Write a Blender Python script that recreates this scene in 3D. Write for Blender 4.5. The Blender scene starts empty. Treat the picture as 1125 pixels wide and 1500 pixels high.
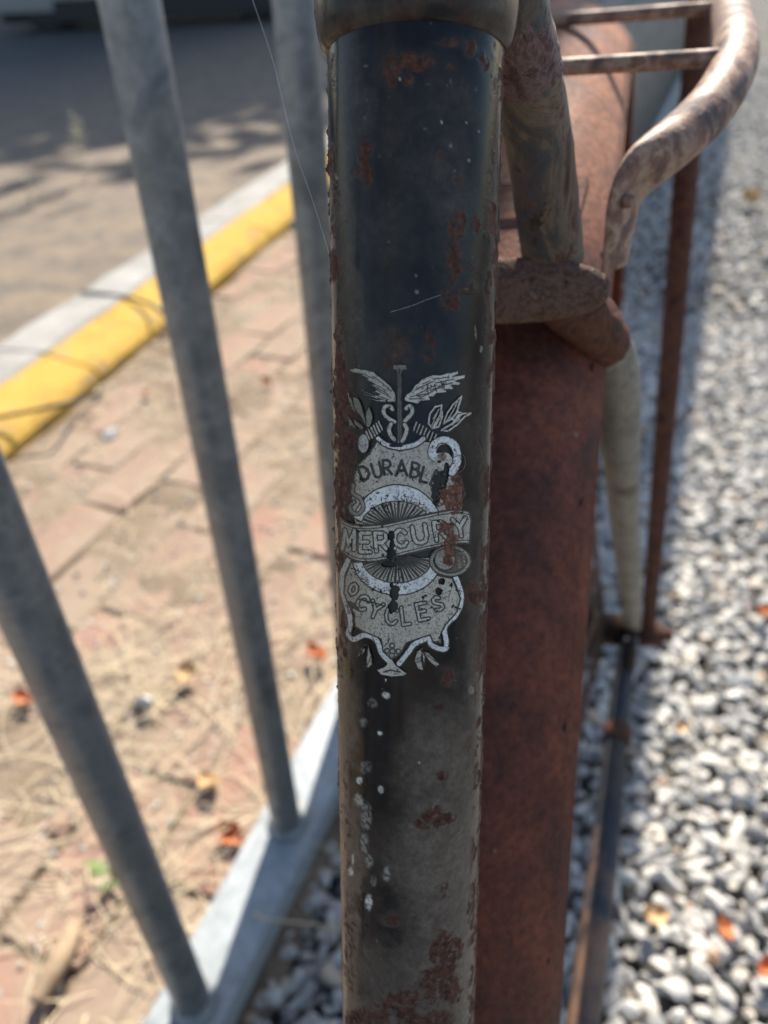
import bpy, bmesh, math, random
import numpy as np
from mathutils import Matrix, Vector

# ------------------------------------------------------------------ camera, sky, sun, exposure
SC = bpy.context.scene
COL = SC.collection
F, CX, CY, H = 1127.0, 562.5, 750.0, 0.75          # focal length in photo pixels, centre, camera height
RM = np.array([[0.99915, -0.04114, 0.0],
               [-0.02439, -0.59222, 0.80541],
               [-0.03313, -0.80473, -0.59273]])     # camera (right, down, forward) -> world
cam_d = bpy.data.cameras.new('camera')
cam = bpy.data.objects.new('camera', cam_d)
COL.objects.link(cam)
m = Matrix.Identity(4)
for i in range(3):
    m[i][0], m[i][1], m[i][2] = RM[i][0], -RM[i][1], -RM[i][2]
m[2][3] = H
cam.matrix_world = m
cam_d.sensor_fit = 'VERTICAL'
cam_d.sensor_height = 36.0
cam_d.sensor_width = 27.0
cam_d.lens = F / 1500.0 * 36.0
cam_d.clip_start = 0.005
cam_d.clip_end = 500
cam_d.dof.use_dof = True
cam_d.dof.focus_distance = 0.136
cam_d.dof.aperture_fstop = cam_d.lens / 2.05
SC.camera = cam

SUN_AZ, SUN_EL = math.radians(13.3), math.radians(44.0)
world = bpy.data.worlds.new('World')
SC.world = world
world.use_nodes = True
wn = world.node_tree
wn.nodes.clear()
sky = wn.nodes.new('ShaderNodeTexSky')
sky.sky_type = 'NISHITA'
sky.sun_disc = False
sky.sun_elevation = SUN_EL
sky.sun_rotation = SUN_AZ
bg = wn.nodes.new('ShaderNodeBackground')
bg.inputs['Strength'].default_value = 0.10
wo = wn.nodes.new('ShaderNodeOutputWorld')
wn.links.new(sky.outputs[0], bg.inputs[0])
wn.links.new(bg.outputs[0], wo.inputs[0])

sun_d = bpy.data.lights.new('sun', 'SUN')
sun_d.energy = 4.6
sun_d.angle = math.radians(0.53)
sun_d.color = (1.0, 0.93, 0.82)
sun = bpy.data.objects.new('sun', sun_d)
COL.objects.link(sun)
sdir = Vector((math.sin(SUN_AZ) * math.cos(SUN_EL), math.cos(SUN_AZ) * math.cos(SUN_EL), math.sin(SUN_EL)))
sun.rotation_euler = sdir.to_track_quat('Z', 'Y').to_euler()

SC.view_settings.view_transform = 'Standard'
SC.view_settings.look = 'None'
SC.view_settings.gamma = 1.0
SC.view_settings.use_curve_mapping = False
SC.view_settings.exposure = 1.2
SC.render.engine = 'CYCLES'
SC.cycles.use_denoising = True
SC.cycles.max_bounces = 6
SC.cycles.transparent_max_bounces = 12

rng = np.random.default_rng(7)
random.seed(7)

# ------------------------------------------------------------------ helpers
def ray(px, py):
    return RM @ np.array([(px - CX) / F, (py - CY) / F, 1.0])

def gp(px, py, h=0.0):
    """the point at height h that stands under this place of the photograph"""
    v = ray(px, py)
    return np.array([0, 0, H]) + v * ((h - H) / v[2])

def tag(o, label=None, cat=None, group=None, kind=None):
    if label: o['label'] = label
    if cat: o['category'] = cat
    if group: o['group'] = group
    if kind: o['kind'] = kind
    return o

def empty(name, loc=(0, 0, 0)):
    o = bpy.data.objects.new(name, None)
    o.location = loc
    o.empty_display_size = 0.05
    COL.objects.link(o)
    return o

def link(name, me, parent=None):
    o = bpy.data.objects.new(name, me)
    COL.objects.link(o)
    if parent is not None:
        o.parent = parent
    return o

def mesh_np(name, V, Fc, mat=None, smooth=True):
    """V (n,3), Fc (m,k) with one face size"""
    V = np.asarray(V, np.float32); Fc = np.asarray(Fc, np.int32)
    me = bpy.data.meshes.new(name)
    k = Fc.shape[1]
    me.vertices.add(len(V)); me.vertices.foreach_set('co', V.ravel())
    me.loops.add(Fc.size); me.loops.foreach_set('vertex_index', Fc.ravel())
    me.polygons.add(len(Fc))
    me.polygons.foreach_set('loop_start', np.arange(0, Fc.size, k, dtype=np.int32))
    me.polygons.foreach_set('loop_total', np.full(len(Fc), k, np.int32))
    me.update(calc_edges=True)
    me.validate()
    me.polygons.foreach_set('use_smooth', np.full(len(me.polygons), smooth))
    if mat: me.materials.append(mat)
    return me

def mesh_py(name, V, Fc, mat=None, smooth=True):
    me = bpy.data.meshes.new(name)
    me.from_pydata([tuple(map(float, v)) for v in V], [], Fc)
    me.update()
    for p in me.polygons: p.use_smooth = smooth
    if mat: me.materials.append(mat)
    return me

def fattr(me, name, arr):
    a = me.attributes.new(name, 'FLOAT', 'POINT')
    a.data.foreach_set('value', np.asarray(arr, np.float32).ravel())

def grid_faces(nu, nv, closed_v=False):
    u = np.arange(nu - 1)[:, None]
    v = np.arange(nv if closed_v else nv - 1)[None, :]
    a = u * nv + v; b_ = u * nv + (v + 1) % nv
    c = (u + 1) * nv + (v + 1) % nv; d_ = (u + 1) * nv + v
    return np.stack([a, b_, c, d_], -1).reshape(-1, 4)

def catmull(P, n):
    P = np.asarray(P, float)
    Q = np.vstack([2 * P[0] - P[1], P, 2 * P[-1] - P[-2]])
    out = []
    for i in range(1, len(Q) - 2):
        p0, p1, p2, p3 = Q[i - 1], Q[i], Q[i + 1], Q[i + 2]
        for t in np.linspace(0, 1, n, endpoint=False):
            out.append(.5 * ((2 * p1) + (-p0 + p2) * t + (2 * p0 - 5 * p1 + 4 * p2 - p3) * t * t + (-p0 + 3 * p1 - 3 * p2 + p3) * t ** 3))
    out.append(Q[-2])
    return np.array(out)

def tube_mesh(name, path, rad, mat=None, seg=20, n=8, smooth_path=True, flat=None, cap=True, lump=0.0):
    """tube through the points; rad one number or one per point; flat = per point (width factor, thickness factor)"""
    path = np.asarray(path, float)
    r_ = np.full(len(path), rad, float) if np.isscalar(rad) else np.asarray(rad, float)
    fl = np.ones((len(path), 2)) if flat is None else np.asarray(flat, float)
    if smooth_path and len(path) > 2:
        data = catmull(np.hstack([path, r_[:, None], fl]), n)
        path, r_, fl = data[:, :3], data[:, 3], data[:, 4:]
    elif len(path) == 2 and lump:
        t = np.linspace(0, 1, 24)[:, None]
        path = path[0] * (1 - t) + path[1] * t
        r_ = r_[0] * (1 - t[:, 0]) + r_[1] * t[:, 0]
        fl = fl[0] * (1 - t) + fl[1] * t
    T = np.gradient(path, axis=0); T /= np.linalg.norm(T, axis=1)[:, None]
    up = np.array([0, 0, 1.0]) if abs(T[0][2]) < .9 else np.array([0, 1.0, 0])
    N = np.cross(T[0], up); N /= np.linalg.norm(N)
    V = []
    ang = np.linspace(0, 2 * np.pi, seg, endpoint=False)
    for i in range(len(path)):
        N = N - (N @ T[i]) * T[i]; N /= np.linalg.norm(N)
        B = np.cross(T[i], N)
        rr = r_[i] * (1 + (lump * rng.normal(size=seg) if lump else 0))
        V.append(path[i] + (rr * np.cos(ang))[:, None] * N * fl[i][0] + (rr * np.sin(ang))[:, None] * B * fl[i][1])
    V = np.vstack(V)
    Fc = [list(map(int, f)) for f in grid_faces(len(path), seg, True)]
    if cap:
        Fc.append(list(range(seg))[::-1])
        Fc.append([(len(path) - 1) * seg + k for k in range(seg)])
    return mesh_py(name, V, Fc, mat)

def box_mesh(name, lo, hi, mat=None, bevel=0.0, seg=2):
    bm = bmesh.new()
    bmesh.ops.create_cube(bm, size=1.0)
    lo, hi = np.array(lo, float), np.array(hi, float)
    for v in bm.verts:
        v.co = Vector(((lo + hi) / 2 + np.array(v.co) * (hi - lo)))
    if bevel:
        bmesh.ops.bevel(bm, geom=bm.edges[:], offset=bevel, segments=seg, affect='EDGES', profile=.5)
    me = bpy.data.meshes.new(name)
    bm.to_mesh(me); bm.free()
    for p in me.polygons: p.use_smooth = False
    if mat: me.materials.append(mat)
    return me

def lathe_mesh(name, prof, mat=None, seg=32, axis='Y'):
    """prof: list of (radius, along axis)"""
    ang = np.linspace(0, 2 * np.pi, seg, endpoint=False)
    V = []
    for r_, a in prof:
        for t in ang:
            c, s = r_ * math.cos(t), r_ * math.sin(t)
            V.append((c, a, s) if axis == 'Y' else ((a, c, s) if axis == 'X' else (c, s, a)))
    Fc = [list(map(int, f)) for f in grid_faces(len(prof), seg, True)]
    if tuple(prof[0]) != tuple(prof[-1]):
        Fc.append(list(range(seg))[::-1]); Fc.append([(len(prof) - 1) * seg + k for k in range(seg)])
    return mesh_py(name, V, Fc, mat)

def vnoise(x, y, seed=0):
    """smooth value noise on arrays, about -1..1"""
    r2 = np.random.default_rng(seed)
    tab = r2.uniform(-1, 1, (256, 256))
    xi, yi = np.floor(x).astype(int), np.floor(y).astype(int)
    fx, fy = x - xi, y - yi
    fx = fx * fx * (3 - 2 * fx); fy = fy * fy * (3 - 2 * fy)
    g = lambda a, b_: tab[a % 256, b_ % 256]
    return (g(xi, yi) * (1 - fx) + g(xi + 1, yi) * fx) * (1 - fy) + (g(xi, yi + 1) * (1 - fx) + g(xi + 1, yi + 1) * fx) * fy

def fbm(x, y, octv=4, seed=0, gain=.55):
    s, a, t = 0, 1.0, 0
    for o in range(octv):
        s = s + a * vnoise(x * 2 ** o + 17.3 * o, y * 2 ** o + 5.1 * o, seed + o)
        t += a; a *= gain
    return s / t

def sstep(a, b_, x):
    t = np.clip((x - a) / (b_ - a), 0, 1)
    return t * t * (3 - 2 * t)

# ------------------------------------------------------------------ material helpers
class NT:
    def __init__(s, name):
        s.m = bpy.data.materials.new(name); s.m.use_nodes = True
        s.t = s.m.node_tree; s.t.nodes.clear()
        s.out = s.t.nodes.new('ShaderNodeOutputMaterial')
        s.b = s.t.nodes.new('ShaderNodeBsdfPrincipled')
        s.t.links.new(s.b.outputs[0], s.out.inputs[0])
    def n(s, kind, **kw):
        o = s.t.nodes.new(kind)
        for k, v in kw.items(): setattr(o, k, v)
        return o
    def l(s, a, b_): s.t.links.new(a, b_)
    def coord(s, kind='Object', scale=(1, 1, 1)):
        c = s.n('ShaderNodeTexCoord'); mp = s.n('ShaderNodeMapping')
        s.l(c.outputs[kind], mp.inputs[0]); mp.inputs['Scale'].default_value = scale
        return mp.outputs[0]
    def noise(s, vec, scale, detail=4, rough=.6, dist=0.0):
        o = s.n('ShaderNodeTexNoise'); s.l(vec, o.inputs['Vector'])
        o.inputs['Scale'].default_value = scale; o.inputs['Detail'].default_value = detail
        o.inputs['Roughness'].default_value = rough; o.inputs['Distortion'].default_value = dist
        return o.outputs['Fac']
    def ramp(s, fac, stops):
        o = s.n('ShaderNodeValToRGB'); s.l(fac, o.inputs[0])
        e = o.color_ramp.elements
        while len(e) < len(stops): e.new(.5)
        for q, (p, c) in zip(e, stops):
            q.position = p
            q.color = (c, c, c, 1) if np.isscalar(c) else (*c, 1)
        return o.outputs[0]
    def mix(s, fac, a, b_, mode='MIX'):
        o = s.n('ShaderNodeMix', data_type='RGBA', blend_type=mode)
        if np.isscalar(fac): o.inputs[0].default_value = fac
        else: s.l(fac, o.inputs[0])
        for i, v in ((6, a), (7, b_)):
            if isinstance(v, tuple): o.inputs[i].default_value = (*v, 1)
            else: s.l(v, o.inputs[i])
        return o.outputs[2]
    def math(s, op, a, b_=0.0):
        o = s.n('ShaderNodeMath', operation=op)
        for i, v in ((0, a), (1, b_)):
            if np.isscalar(v): o.inputs[i].default_value = v
            else: s.l(v, o.inputs[i])
        return o.outputs[0]
    def attr(s, name):
        o = s.n('ShaderNodeAttribute'); o.attribute_name = name
        return o
    def bump(s, h, dist, strength=1.0):
        o = s.n('ShaderNodeBump'); s.l(h, o.inputs['Height'])
        o.inputs['Distance'].default_value = dist; o.inputs['Strength'].default_value = strength
        s.l(o.outputs[0], s.b.inputs['Normal'])
        return o
    def set(s, **kw):
        names = dict(color='Base Color', rough='Roughness', metal='Metallic', spec='Specular IOR Level', alpha='Alpha', coat='Coat Weight', coatr='Coat Roughness')
        for k, v in kw.items():
            i = s.b.inputs[names[k]]
            if isinstance(v, tuple): i.default_value = (*v, 1)
            elif np.isscalar(v): i.default_value = v
            else: s.l(v, i)
        return s.m

def patchy(name, cols, scale, rough=(.7, .9), metal=0.0, bump=.0004, fine=8.0, detail=6, dist=.3, spec=.4, coord='Object'):
    """mottled material: colours over a noise ramp, with a finer grain and relief"""
    t = NT(name); v = t.coord(coord)
    a = t.noise(v, scale, detail, .62, dist)
    g = t.noise(v, scale * fine, 3, .6)
    k = np.linspace(.32, .68, len(cols))
    c = t.ramp(a, list(zip(k, cols)))
    c = t.mix(.5, c, t.ramp(g, [(.3, .45), (.7, 1.0)]), 'MULTIPLY')
    t.set(color=c, rough=t.ramp(a, [(.3, rough[0]), (.7, rough[1])]), metal=metal, spec=spec)
    if bump:
        t.bump(t.math('ADD', a, t.math('MULTIPLY', g, .6)), bump)
    return t.m

# ------------------------------------------------------------------ materials
M = {}
M['galv'] = patchy('galvanised_steel', [(.14, .158, .17), (.20, .222, .235), (.26, .278, .288), (.165, .184, .196), (.23, .248, .258)], 26, (.36, .6), .3, .0004, 6, spec=.6)
M['galv_rail'] = patchy('galvanised_rail', [(.25, .275, .285), (.34, .365, .375), (.29, .315, .325), (.37, .39, .395)], 16, (.5, .7), .15, .0003, 6)
M['rust'] = patchy('brown_rust', [(.022, .012, .010), (.09, .036, .022), (.15, .062, .036), (.07, .036, .030), (.17, .085, .055)], 120, (.8, .95), 0, .0022, 5, 7, .6, .25)
t = NT('rusted_mudguard'); v = t.coord('Object')
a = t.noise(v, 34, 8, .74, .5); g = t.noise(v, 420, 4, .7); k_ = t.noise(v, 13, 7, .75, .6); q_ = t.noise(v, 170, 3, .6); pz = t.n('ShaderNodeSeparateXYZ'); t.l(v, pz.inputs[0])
c = t.ramp(a, [(.30, (.040, .014, .010)), (.42, (.085, .026, .016)), (.55, (.135, .042, .024)), (.66, (.165, .060, .034)), (.76, (.085, .045, .045))])
gr_ = t.attr('grey').outputs['Fac']
c = t.mix(t.ramp(t.math('ADD', gr_, t.math('MULTIPLY', t.noise(v, 90, 6, .75, .8), 1.3)), [(1.12, 0.0), (1.17, .9)]), c, (.10, .098, .088))
c = t.mix(t.math('MULTIPLY', t.ramp(pz.outputs[2], [(.655, 0.0), (.685, 1.0)]), .6), c, (.40, .23, .15))  # top mixed towards pale rust, also brightening the sunlit patch by colour
c = t.mix(t.ramp(q_, [(.72, 0.0), (.76, .7)]), c, (.26, .22, .19))
c = t.mix(.75, c, t.ramp(g, [(.33, .30), (.62, 1.0)]), 'MULTIPLY')
c = t.mix(t.ramp(t.noise(t.coord('Object', (1.6, 1.6, .6)), 16, 6, .7, .5), [(.36, 0.0), (.68, 1.0)]), t.mix(1.0, c, (.62, .60, .66), 'MULTIPLY'), t.mix(1.0, c, (1.7, 1.4, 1.2), 'MULTIPLY'))
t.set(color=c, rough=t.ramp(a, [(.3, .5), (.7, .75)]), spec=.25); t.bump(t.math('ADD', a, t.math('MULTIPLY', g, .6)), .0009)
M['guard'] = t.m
M['rust_pale'] = patchy('pale_rusted_chrome', [(.07, .035, .028), (.19, .10, .066), (.36, .25, .18), (.22, .115, .08), (.09, .07, .072), (.30, .20, .15)], 75, (.5, .8), .1, .0004, 6)
t = NT('flaking_stay_paint'); v = t.coord('Object', (1, 1, .55))
a = t.noise(v, 62, 8, .72, .9); g = t.noise(v, 420, 4, .65); k_ = t.noise(v, 110, 6, .75, .9)
c = t.ramp(a, [(.30, (.03, .016, .012)), (.40, (.085, .04, .026)), (.47, (.17, .12, .08)), (.53, (.075, .06, .05)), (.59, (.035, .042, .055)), (.66, (.10, .05, .036)), (.74, (.17, .10, .075))])
c = t.mix(t.ramp(k_, [(.57, 0.0), (.60, 1.0)]), c, (.024, .015, .012))
c = t.mix(.5, c, t.ramp(g, [(.3, .5), (.7, 1.0)]), 'MULTIPLY')
t.set(color=c, rough=t.ramp(a, [(.4, .85), (.6, .45)]), spec=.45); t.bump(t.math('ADD', a, t.math('MULTIPLY', g, .5)), .0012)
M['stay_paint'] = t.m
M['rust_plate'] = patchy('granular_brown_rust', [(.05, .026, .018), (.13, .068, .045), (.19, .11, .078), (.10, .055, .04), (.22, .14, .105)], 260, (.8, .95), 0, .0014, 4, 5, .3, .25)
M['rust_cap'] = patchy('purple_rust_cap', [(.03, .016, .016), (.11, .06, .06), (.19, .115, .115), (.07, .03, .025), (.16, .11, .12)], 190, (.45, .8), .1, .0012, 4)
M['stay_beige'] = patchy('faded_beige_stay', [(.09, .06, .04), (.19, .165, .13), (.25, .225, .185), (.17, .155, .13), (.22, .19, .15), (.11, .075, .05)], 42, (.5, .7), 0, .0006, 8)
M['chainstay'] = patchy('dark_worn_enamel', [(.20, .11, .065), (.022, .028, .036), (.016, .02, .028), (.055, .042, .036)], 17, (.4, .7), 0, .0003, 8)
M['dark_iron'] = patchy('dark_greasy_iron', [(.02, .014, .011), (.05, .026, .016), (.075, .045, .02), (.03, .02, .018)], 40, (.6, .85), .2, .0006, 6)
M['rubber'] = patchy('old_tyre_rubber', [(.02, .02, .02), (.035, .034, .033), (.05, .048, .045)], 60, (.75, .95), 0, .0004)
M['spoke'] = patchy('rusty_spoke', [(.09, .05, .035), (.17, .12, .09), (.12, .06, .04)], 60, (.5, .8), .5, .0)
M['hole'] = patchy('dark_hole', [(.006, .005, .004), (.012, .009, .007)], 40, (.9, 1), 0, 0)
M['saddle'] = patchy('cracked_brown_leather', [(.05, .028, .018), (.09, .05, .03), (.06, .035, .022)], 40, (.5, .7), 0, .0006)
M['wood'] = patchy('dry_wood', [(.30, .21, .13), (.42, .31, .20), (.36, .25, .16)], 60, (.8, .95), 0, .0005)
M['cord'] = patchy('black_cord', [(.02, .02, .022), (.04, .04, .042)], 60, (.6, .8), 0, 0)
M['silk'] = NT('spider_silk').set(color=(.75, .75, .75), rough=.35)

# seat tube: black enamel with a dull brown film, rust, pale specks (masks held by the mesh)
t = NT('worn_black_enamel')
v = t.coord('Object')
rust, film, speck = t.attr('rust').outputs['Fac'], t.attr('film').outputs['Fac'], t.attr('speck').outputs['Fac']
n1 = t.noise(v, 900, 5, .7); n2 = t.noise(v, 160, 6, .65, .4); n3 = t.noise(v, 2600, 2, .6)
black = t.mix(t.ramp(n2, [(.35, 0.0), (.7, 1.0)]), (.0080, .0081, .0088), (.0145, .0152, .0175))
filmc = t.mix(t.ramp(n1, [(.3, 0.0), (.7, 1.0)]), (.078, .060, .045), (.165, .132, .102))
c = t.mix(film, black, filmc)
rc = t.ramp(t.noise(v, 700, 6, .75), [(.3, (.016, .009, .007)), (.45, (.055, .023, .016)), (.58, (.10, .043, .029)), (.72, (.125, .07, .052))])
c = t.mix(rust, c, rc)
c = t.mix(speck, c, (.62, .60, .52))
dust = t.ramp(n3, [(.70, 0.0), (.80, 1.0)])
c = t.mix(t.math('MULTIPLY', dust, .16), c, (.5, .46, .4))
ro = t.mix(rust, t.mix(film, (.13, .13, .13), (.46, .46, .46)), (.85, .85, .85))
t.set(color=c, rough=ro, spec=.2)
t.bump(t.math('ADD', t.math('MULTIPLY', n1, t.math('ADD', .12, rust)), t.math('MULTIPLY', n2, .12)), .00022)
M['tube'] = t.m

# silver transfer: print and wear are held by its mesh
t = NT('silver_transfer'); v = t.coord('Object')
ink, dim, al, rst = (t.attr(k).outputs['Fac'] for k in ('ink', 'dim', 'cover', 'rust'))
g = t.noise(v, 2300, 4, .7); n = t.noise(v, 260, 5, .6); w = t.noise(v, 1100, 6, .75, .5)
c = t.ramp(ink, [(.0, (.011, .011, .012)), (.18, (.02, .019, .018)), (.5, (.47, .43, .345)), (1.0, (.74, .745, .72))])
c = t.mix(t.math('MULTIPLY', t.ramp(n, [(.4, 0.0), (.65, .8)]), .5), c, t.mix(.6, c, (.20, .165, .11), 'MIX'))
c = t.mix(dim, c, t.mix(.72, c, (.05, .04, .022)))
c = t.mix(t.math('MULTIPLY', t.ramp(g, [(.38, 1.0), (.49, 0.0)]), .72), c, (.05, .045, .038))
rc = t.ramp(t.noise(v, 700, 6, .75), [(.3, (.03, .012, .008)), (.48, (.10, .036, .02)), (.62, (.17, .075, .042)), (.75, (.19, .12, .08))])
c = t.mix(rst, c, rc)
t.set(color=c, rough=t.mix(rst, (.5, .5, .5), (.9, .9, .9)), spec=.4)
t.set(alpha=t.math('MULTIPLY', al, t.math('MAXIMUM', rst, t.ramp(t.math('ADD', t.math('MULTIPLY', w, .75), t.math('MULTIPLY', n, .25)), [(.405, 0.0), (.43, 1.0)]))))
t.bump(t.math('MULTIPLY', t.math('ADD', g, w), t.math('ADD', .15, rst)), .00012)
M['transfer'] = t.m

# ground materials
t = NT('dry_sandy_soil'); v = t.coord('Object')
a = t.noise(v, 5, 6, .65, .4); g = t.noise(v, 60, 5, .7); s_ = t.noise(v, 210, 3, .7)
c = t.ramp(a, [(.3, (.16, .118, .08)), (.5, (.285, .22, .157)), (.7, (.39, .315, .23))])
c = t.mix(.55, c, t.ramp(g, [(.3, .55), (.7, 1.0)]), 'MULTIPLY')
c = t.mix(t.ramp(t.noise(v, 26, 6, .75, .6), [(.52, 0.0), (.66, .75)]), c, (.15, .105, .07))
c = t.mix(t.ramp(s_, [(.64, 0.0), (.70, .8)]), c, (.52, .45, .36))
t.set(color=c, rough=.98, spec=.08); t.bump(t.math('ADD', g, t.math('MULTIPLY', s_, .5)), .004)
M['soil'] = t.m
t = NT('red_clay_brick'); v = t.coord('Object')
oi = t.n('ShaderNodeObjectInfo')
c = t.ramp(oi.outputs['Random'], [(.0, (.34, .175, .135)), (.35, (.33, .215, .165)), (.7, (.31, .23, .175)), (1.0, (.29, .175, .135))])
g = t.noise(v, 70, 5, .7); d_ = t.noise(t.coord('Object'), 9, 5, .65)
c = t.mix(.5, c, t.ramp(g, [(.3, .55), (.7, 1.0)]), 'MULTIPLY')
c = t.mix(t.ramp(d_, [(.36, .15), (.62, .9)]), c, (.30, .235, .17))
t.set(color=c, rough=.97, spec=.1); t.bump(g, .002)
M['brick'] = t.m
t = NT('dusty_asphalt'); v = t.coord('Object')
a = t.noise(v, 1.1, 6, .65, .3); g = t.noise(v, 90, 4, .7)
c = t.ramp(a, [(.35, (.060, .062, .064)), (.65, (.085, .085, .084))])
dm = t.attr('dusty').outputs['Fac']
dn = t.noise(v, 7, 8, .75, .6)
dd = t.math('MULTIPLY', dm, t.ramp(dn, [(.34, .25), (.60, 1.0)]))
c = t.mix(dd, c, (.25, .192, .135))
c = t.mix(.5, c, t.ramp(g, [(.3, .5), (.7, 1.0)]), 'MULTIPLY')
t.set(color=c, rough=.9, spec=.25); t.bump(g, .004)
M['asphalt'] = t.m
t = NT('gravel_bed'); v = t.coord('Object')
vo = t.n('ShaderNodeTexVoronoi'); t.l(v, vo.inputs['Vector']); vo.inputs['Scale'].default_value = 42
c = t.ramp(vo.outputs['Distance'], [(.0, (.40, .38, .35)), (.45, (.24, .225, .20)), (.7, (.05, .045, .04))])
sh_ = t.n('ShaderNodeSeparateColor'); t.l(vo.outputs['Color'], sh_.inputs[0])
c = t.mix(.6, c, t.ramp(sh_.outputs[0], [(.0, .35), (1.0, 1.0)]), 'MULTIPLY')
t.set(color=c, rough=.95, spec=.1); t.bump(t.ramp(vo.outputs['Distance'], [(0.0, 1.0), (.6, 0.0)]), .012)
M['gravel_bed'] = t.m
t = NT('crushed_stone'); tn = t.attr('tone').outputs['Fac']
v = t.coord('Object'); g = t.noise(v, 120, 4, .65)
c = t.ramp(tn, [(.0, (.17, .166, .16)), (.13, (.31, .30, .285)), (.33, (.44, .425, .395)), (.56, (.55, .525, .48)), (.76, (.57, .52, .44)), (.88, (.64, .62, .57)), (.955, (.50, .39, .28)), (1.0, (.42, .27, .17))])
for e_ in t.t.nodes:
    if e_.type == 'VALTORGB': e_.color_ramp.interpolation = 'LINEAR'
c = t.mix(.45, c, t.ramp(g, [(.3, .6), (.7, 1.0)]), 'MULTIPLY')
t.set(color=c, rough=.8, spec=.3); t.bump(g, .0015)
M['stone'] = t.m
M['yellow'] = patchy('worn_yellow_paint', [(.30, .235, .13), (.46, .29, .08), (.53, .335, .08), (.56, .36, .09), (.48, .325, .10), (.40, .32, .19)], 11, (.92, 1.0), 0, .0015, 14, spec=.08)
M['concrete'] = patchy('pale_kerb_concrete', [(.27, .255, .23), (.36, .345, .315), (.42, .405, .375)], 9, (.92, 1.0), 0, .002, 12, spec=.1)
M['straw'] = patchy('dry_straw', [(.42, .32, .19), (.58, .47, .31), (.50, .40, .26), (.66, .56, .41)], 14, (.6, .8), 0, 0)
M['leaf_orange'] = patchy('orange_dead_leaf', [(.48, .13, .04), (.58, .19, .06), (.42, .11, .045)], 60, (.6, .8), 0, .0004)
M['leaf_tan'] = patchy('tan_dead_leaf', [(.50, .30, .13), (.60, .40, .20), (.44, .26, .12)], 60, (.6, .8), 0, .0004)
M['green'] = patchy('weed_green', [(.10, .15, .035), (.16, .22, .06), (.22, .25, .09)], 40, (.5, .7), 0, 0)
M['weed_dry'] = patchy('weed_pale', [(.24, .24, .14), (.34, .32, .20), (.40, .37, .25)], 40, (.6, .8), 0, 0)
M['white_stone'] = patchy('white_pebble', [(.62, .60, .55), (.72, .70, .66), (.78, .76, .72)], 40, (.7, .9), 0, .001)
M['foliage'] = patchy('tree_leaves', [(.035, .065, .018), (.055, .095, .028), (.08, .12, .04)], 2, (.5, .7), 0, 0)
M['bark'] = patchy('tree_bark', [(.07, .05, .035), (.13, .10, .075), (.10, .08, .06)], 12, (.85, .95), 0, .01)
M['car_paint'] = NT('grey_car_paint').set(color=(.16, .18, .20), rough=.25, metal=.4, coat=.6)
M['car_black'] = NT('black_car_trim').set(color=(.012, .012, .013), rough=.6)
M['car_glass'] = NT('dark_car_glass').set(color=(.01, .012, .014), rough=.06)
M['car_rim'] = NT('grey_alloy').set(color=(.35, .36, .37), rough=.35, metal=.7)
M['car_light'] = NT('red_lamp_plastic').set(color=(.35, .02, .02), rough=.2)
M['car_head'] = NT('clear_lamp_plastic').set(color=(.6, .62, .64), rough=.1)

# ------------------------------------------------------------------ layout of the place
FH = math.radians(22.5)                        # the fence runs away to the right of the view
FD = np.array([math.sin(FH), math.cos(FH), 0]); FN = np.array([math.cos(FH), -math.sin(FH), 0])
PB = gp(283, 1468, .047); PA = gp(421, 1208, .047)
F0 = (PA + PB) / 2; F0[2] = 0
SP = float((PA - PB) @ FD)                     # bar spacing
KH = math.radians(16.3)
KD = np.array([math.sin(KH), math.cos(KH), 0]); KN = np.array([math.cos(KH), -math.sin(KH), 0])
K0 = gp(212, 488, .035); K0[2] = 0             # near top edge of the kerb

def strip(name, D, Nn, P0, s0, s1, n0, n1, z, mat, res=None):
    ns = 2 if res is None else int((s1 - s0) / res) + 1
    nn = 2 if res is None else int((n1 - n0) / res) + 1
    S, N_ = np.meshgrid(np.linspace(s0, s1, ns), np.linspace(n0, n1, nn), indexing='ij')
    P = P0 + S[..., None] * D + N_[..., None] * Nn
    P = P.reshape(-1, 3); P[:, 2] = z
    return P, grid_faces(ns, nn)[:, ::-1] if np.cross(D, Nn)[2] > 0 else grid_faces(ns, nn), S, N_

# the ground reaches the horizon
V = [(-150, -150, -.075), (150, -150, -.075), (150, 150, -.075), (-150, 150, -.075)]
g_o = link('ground', mesh_py('ground', V, [[0, 1, 2, 3]], M['soil']))
tag(g_o, kind='structure')

# road beyond the kerb
KW_Y, KW_W = .125, .145
P, fc, S, N_ = strip('road', KD, KN, K0, -8, 60, -40, -(KW_Y + KW_W) + .004, -.006, M['asphalt'], .5)
# fine band next to the kerb for the dust
me = mesh_np('road', P, fc, M['asphalt'])
fattr(me, 'dusty', (1 - sstep(1.0, 4.5, -(N_ + KW_Y + KW_W))).ravel())
tag(link('road', me), kind='structure')

# path of old bricks half buried in dry soil, between fence and kerb
dist_fk = None
ss = np.arange(-1.6, 4.2, .011)
na = np.arange(-1.05, .06, .011)
S, N_ = np.meshgrid(ss, na, indexing='ij')
P = F0 + S[..., None] * FD + N_[..., None] * FN
X, Y = P[..., 0], P[..., 1]
cover = fbm(X * 2.3 + 3, Y * 2.3, 4, 11)
Z = -.0015 + .0095 * cover + .006 * fbm(X * 9, Y * 9, 4, 21) + .003 * fbm(X * 34, Y * 34, 3, 31)
kl = (P - K0) @ KN
Z = np.where(kl < -.015, -.06, Z)
P[..., 2] = Z
me = mesh_np('soil', P.reshape(-1, 3), grid_faces(len(ss), len(na)), M['soil'])
path = link('path', me); tag(path, kind='structure')
bl, bw = .205, .1
bme = box_mesh('brick', (-bl / 2 + .004, -bw / 2 + .004, -.05), (bl / 2 - .004, bw / 2 - .004, 0), M['brick'], .004)
k = 0
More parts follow.
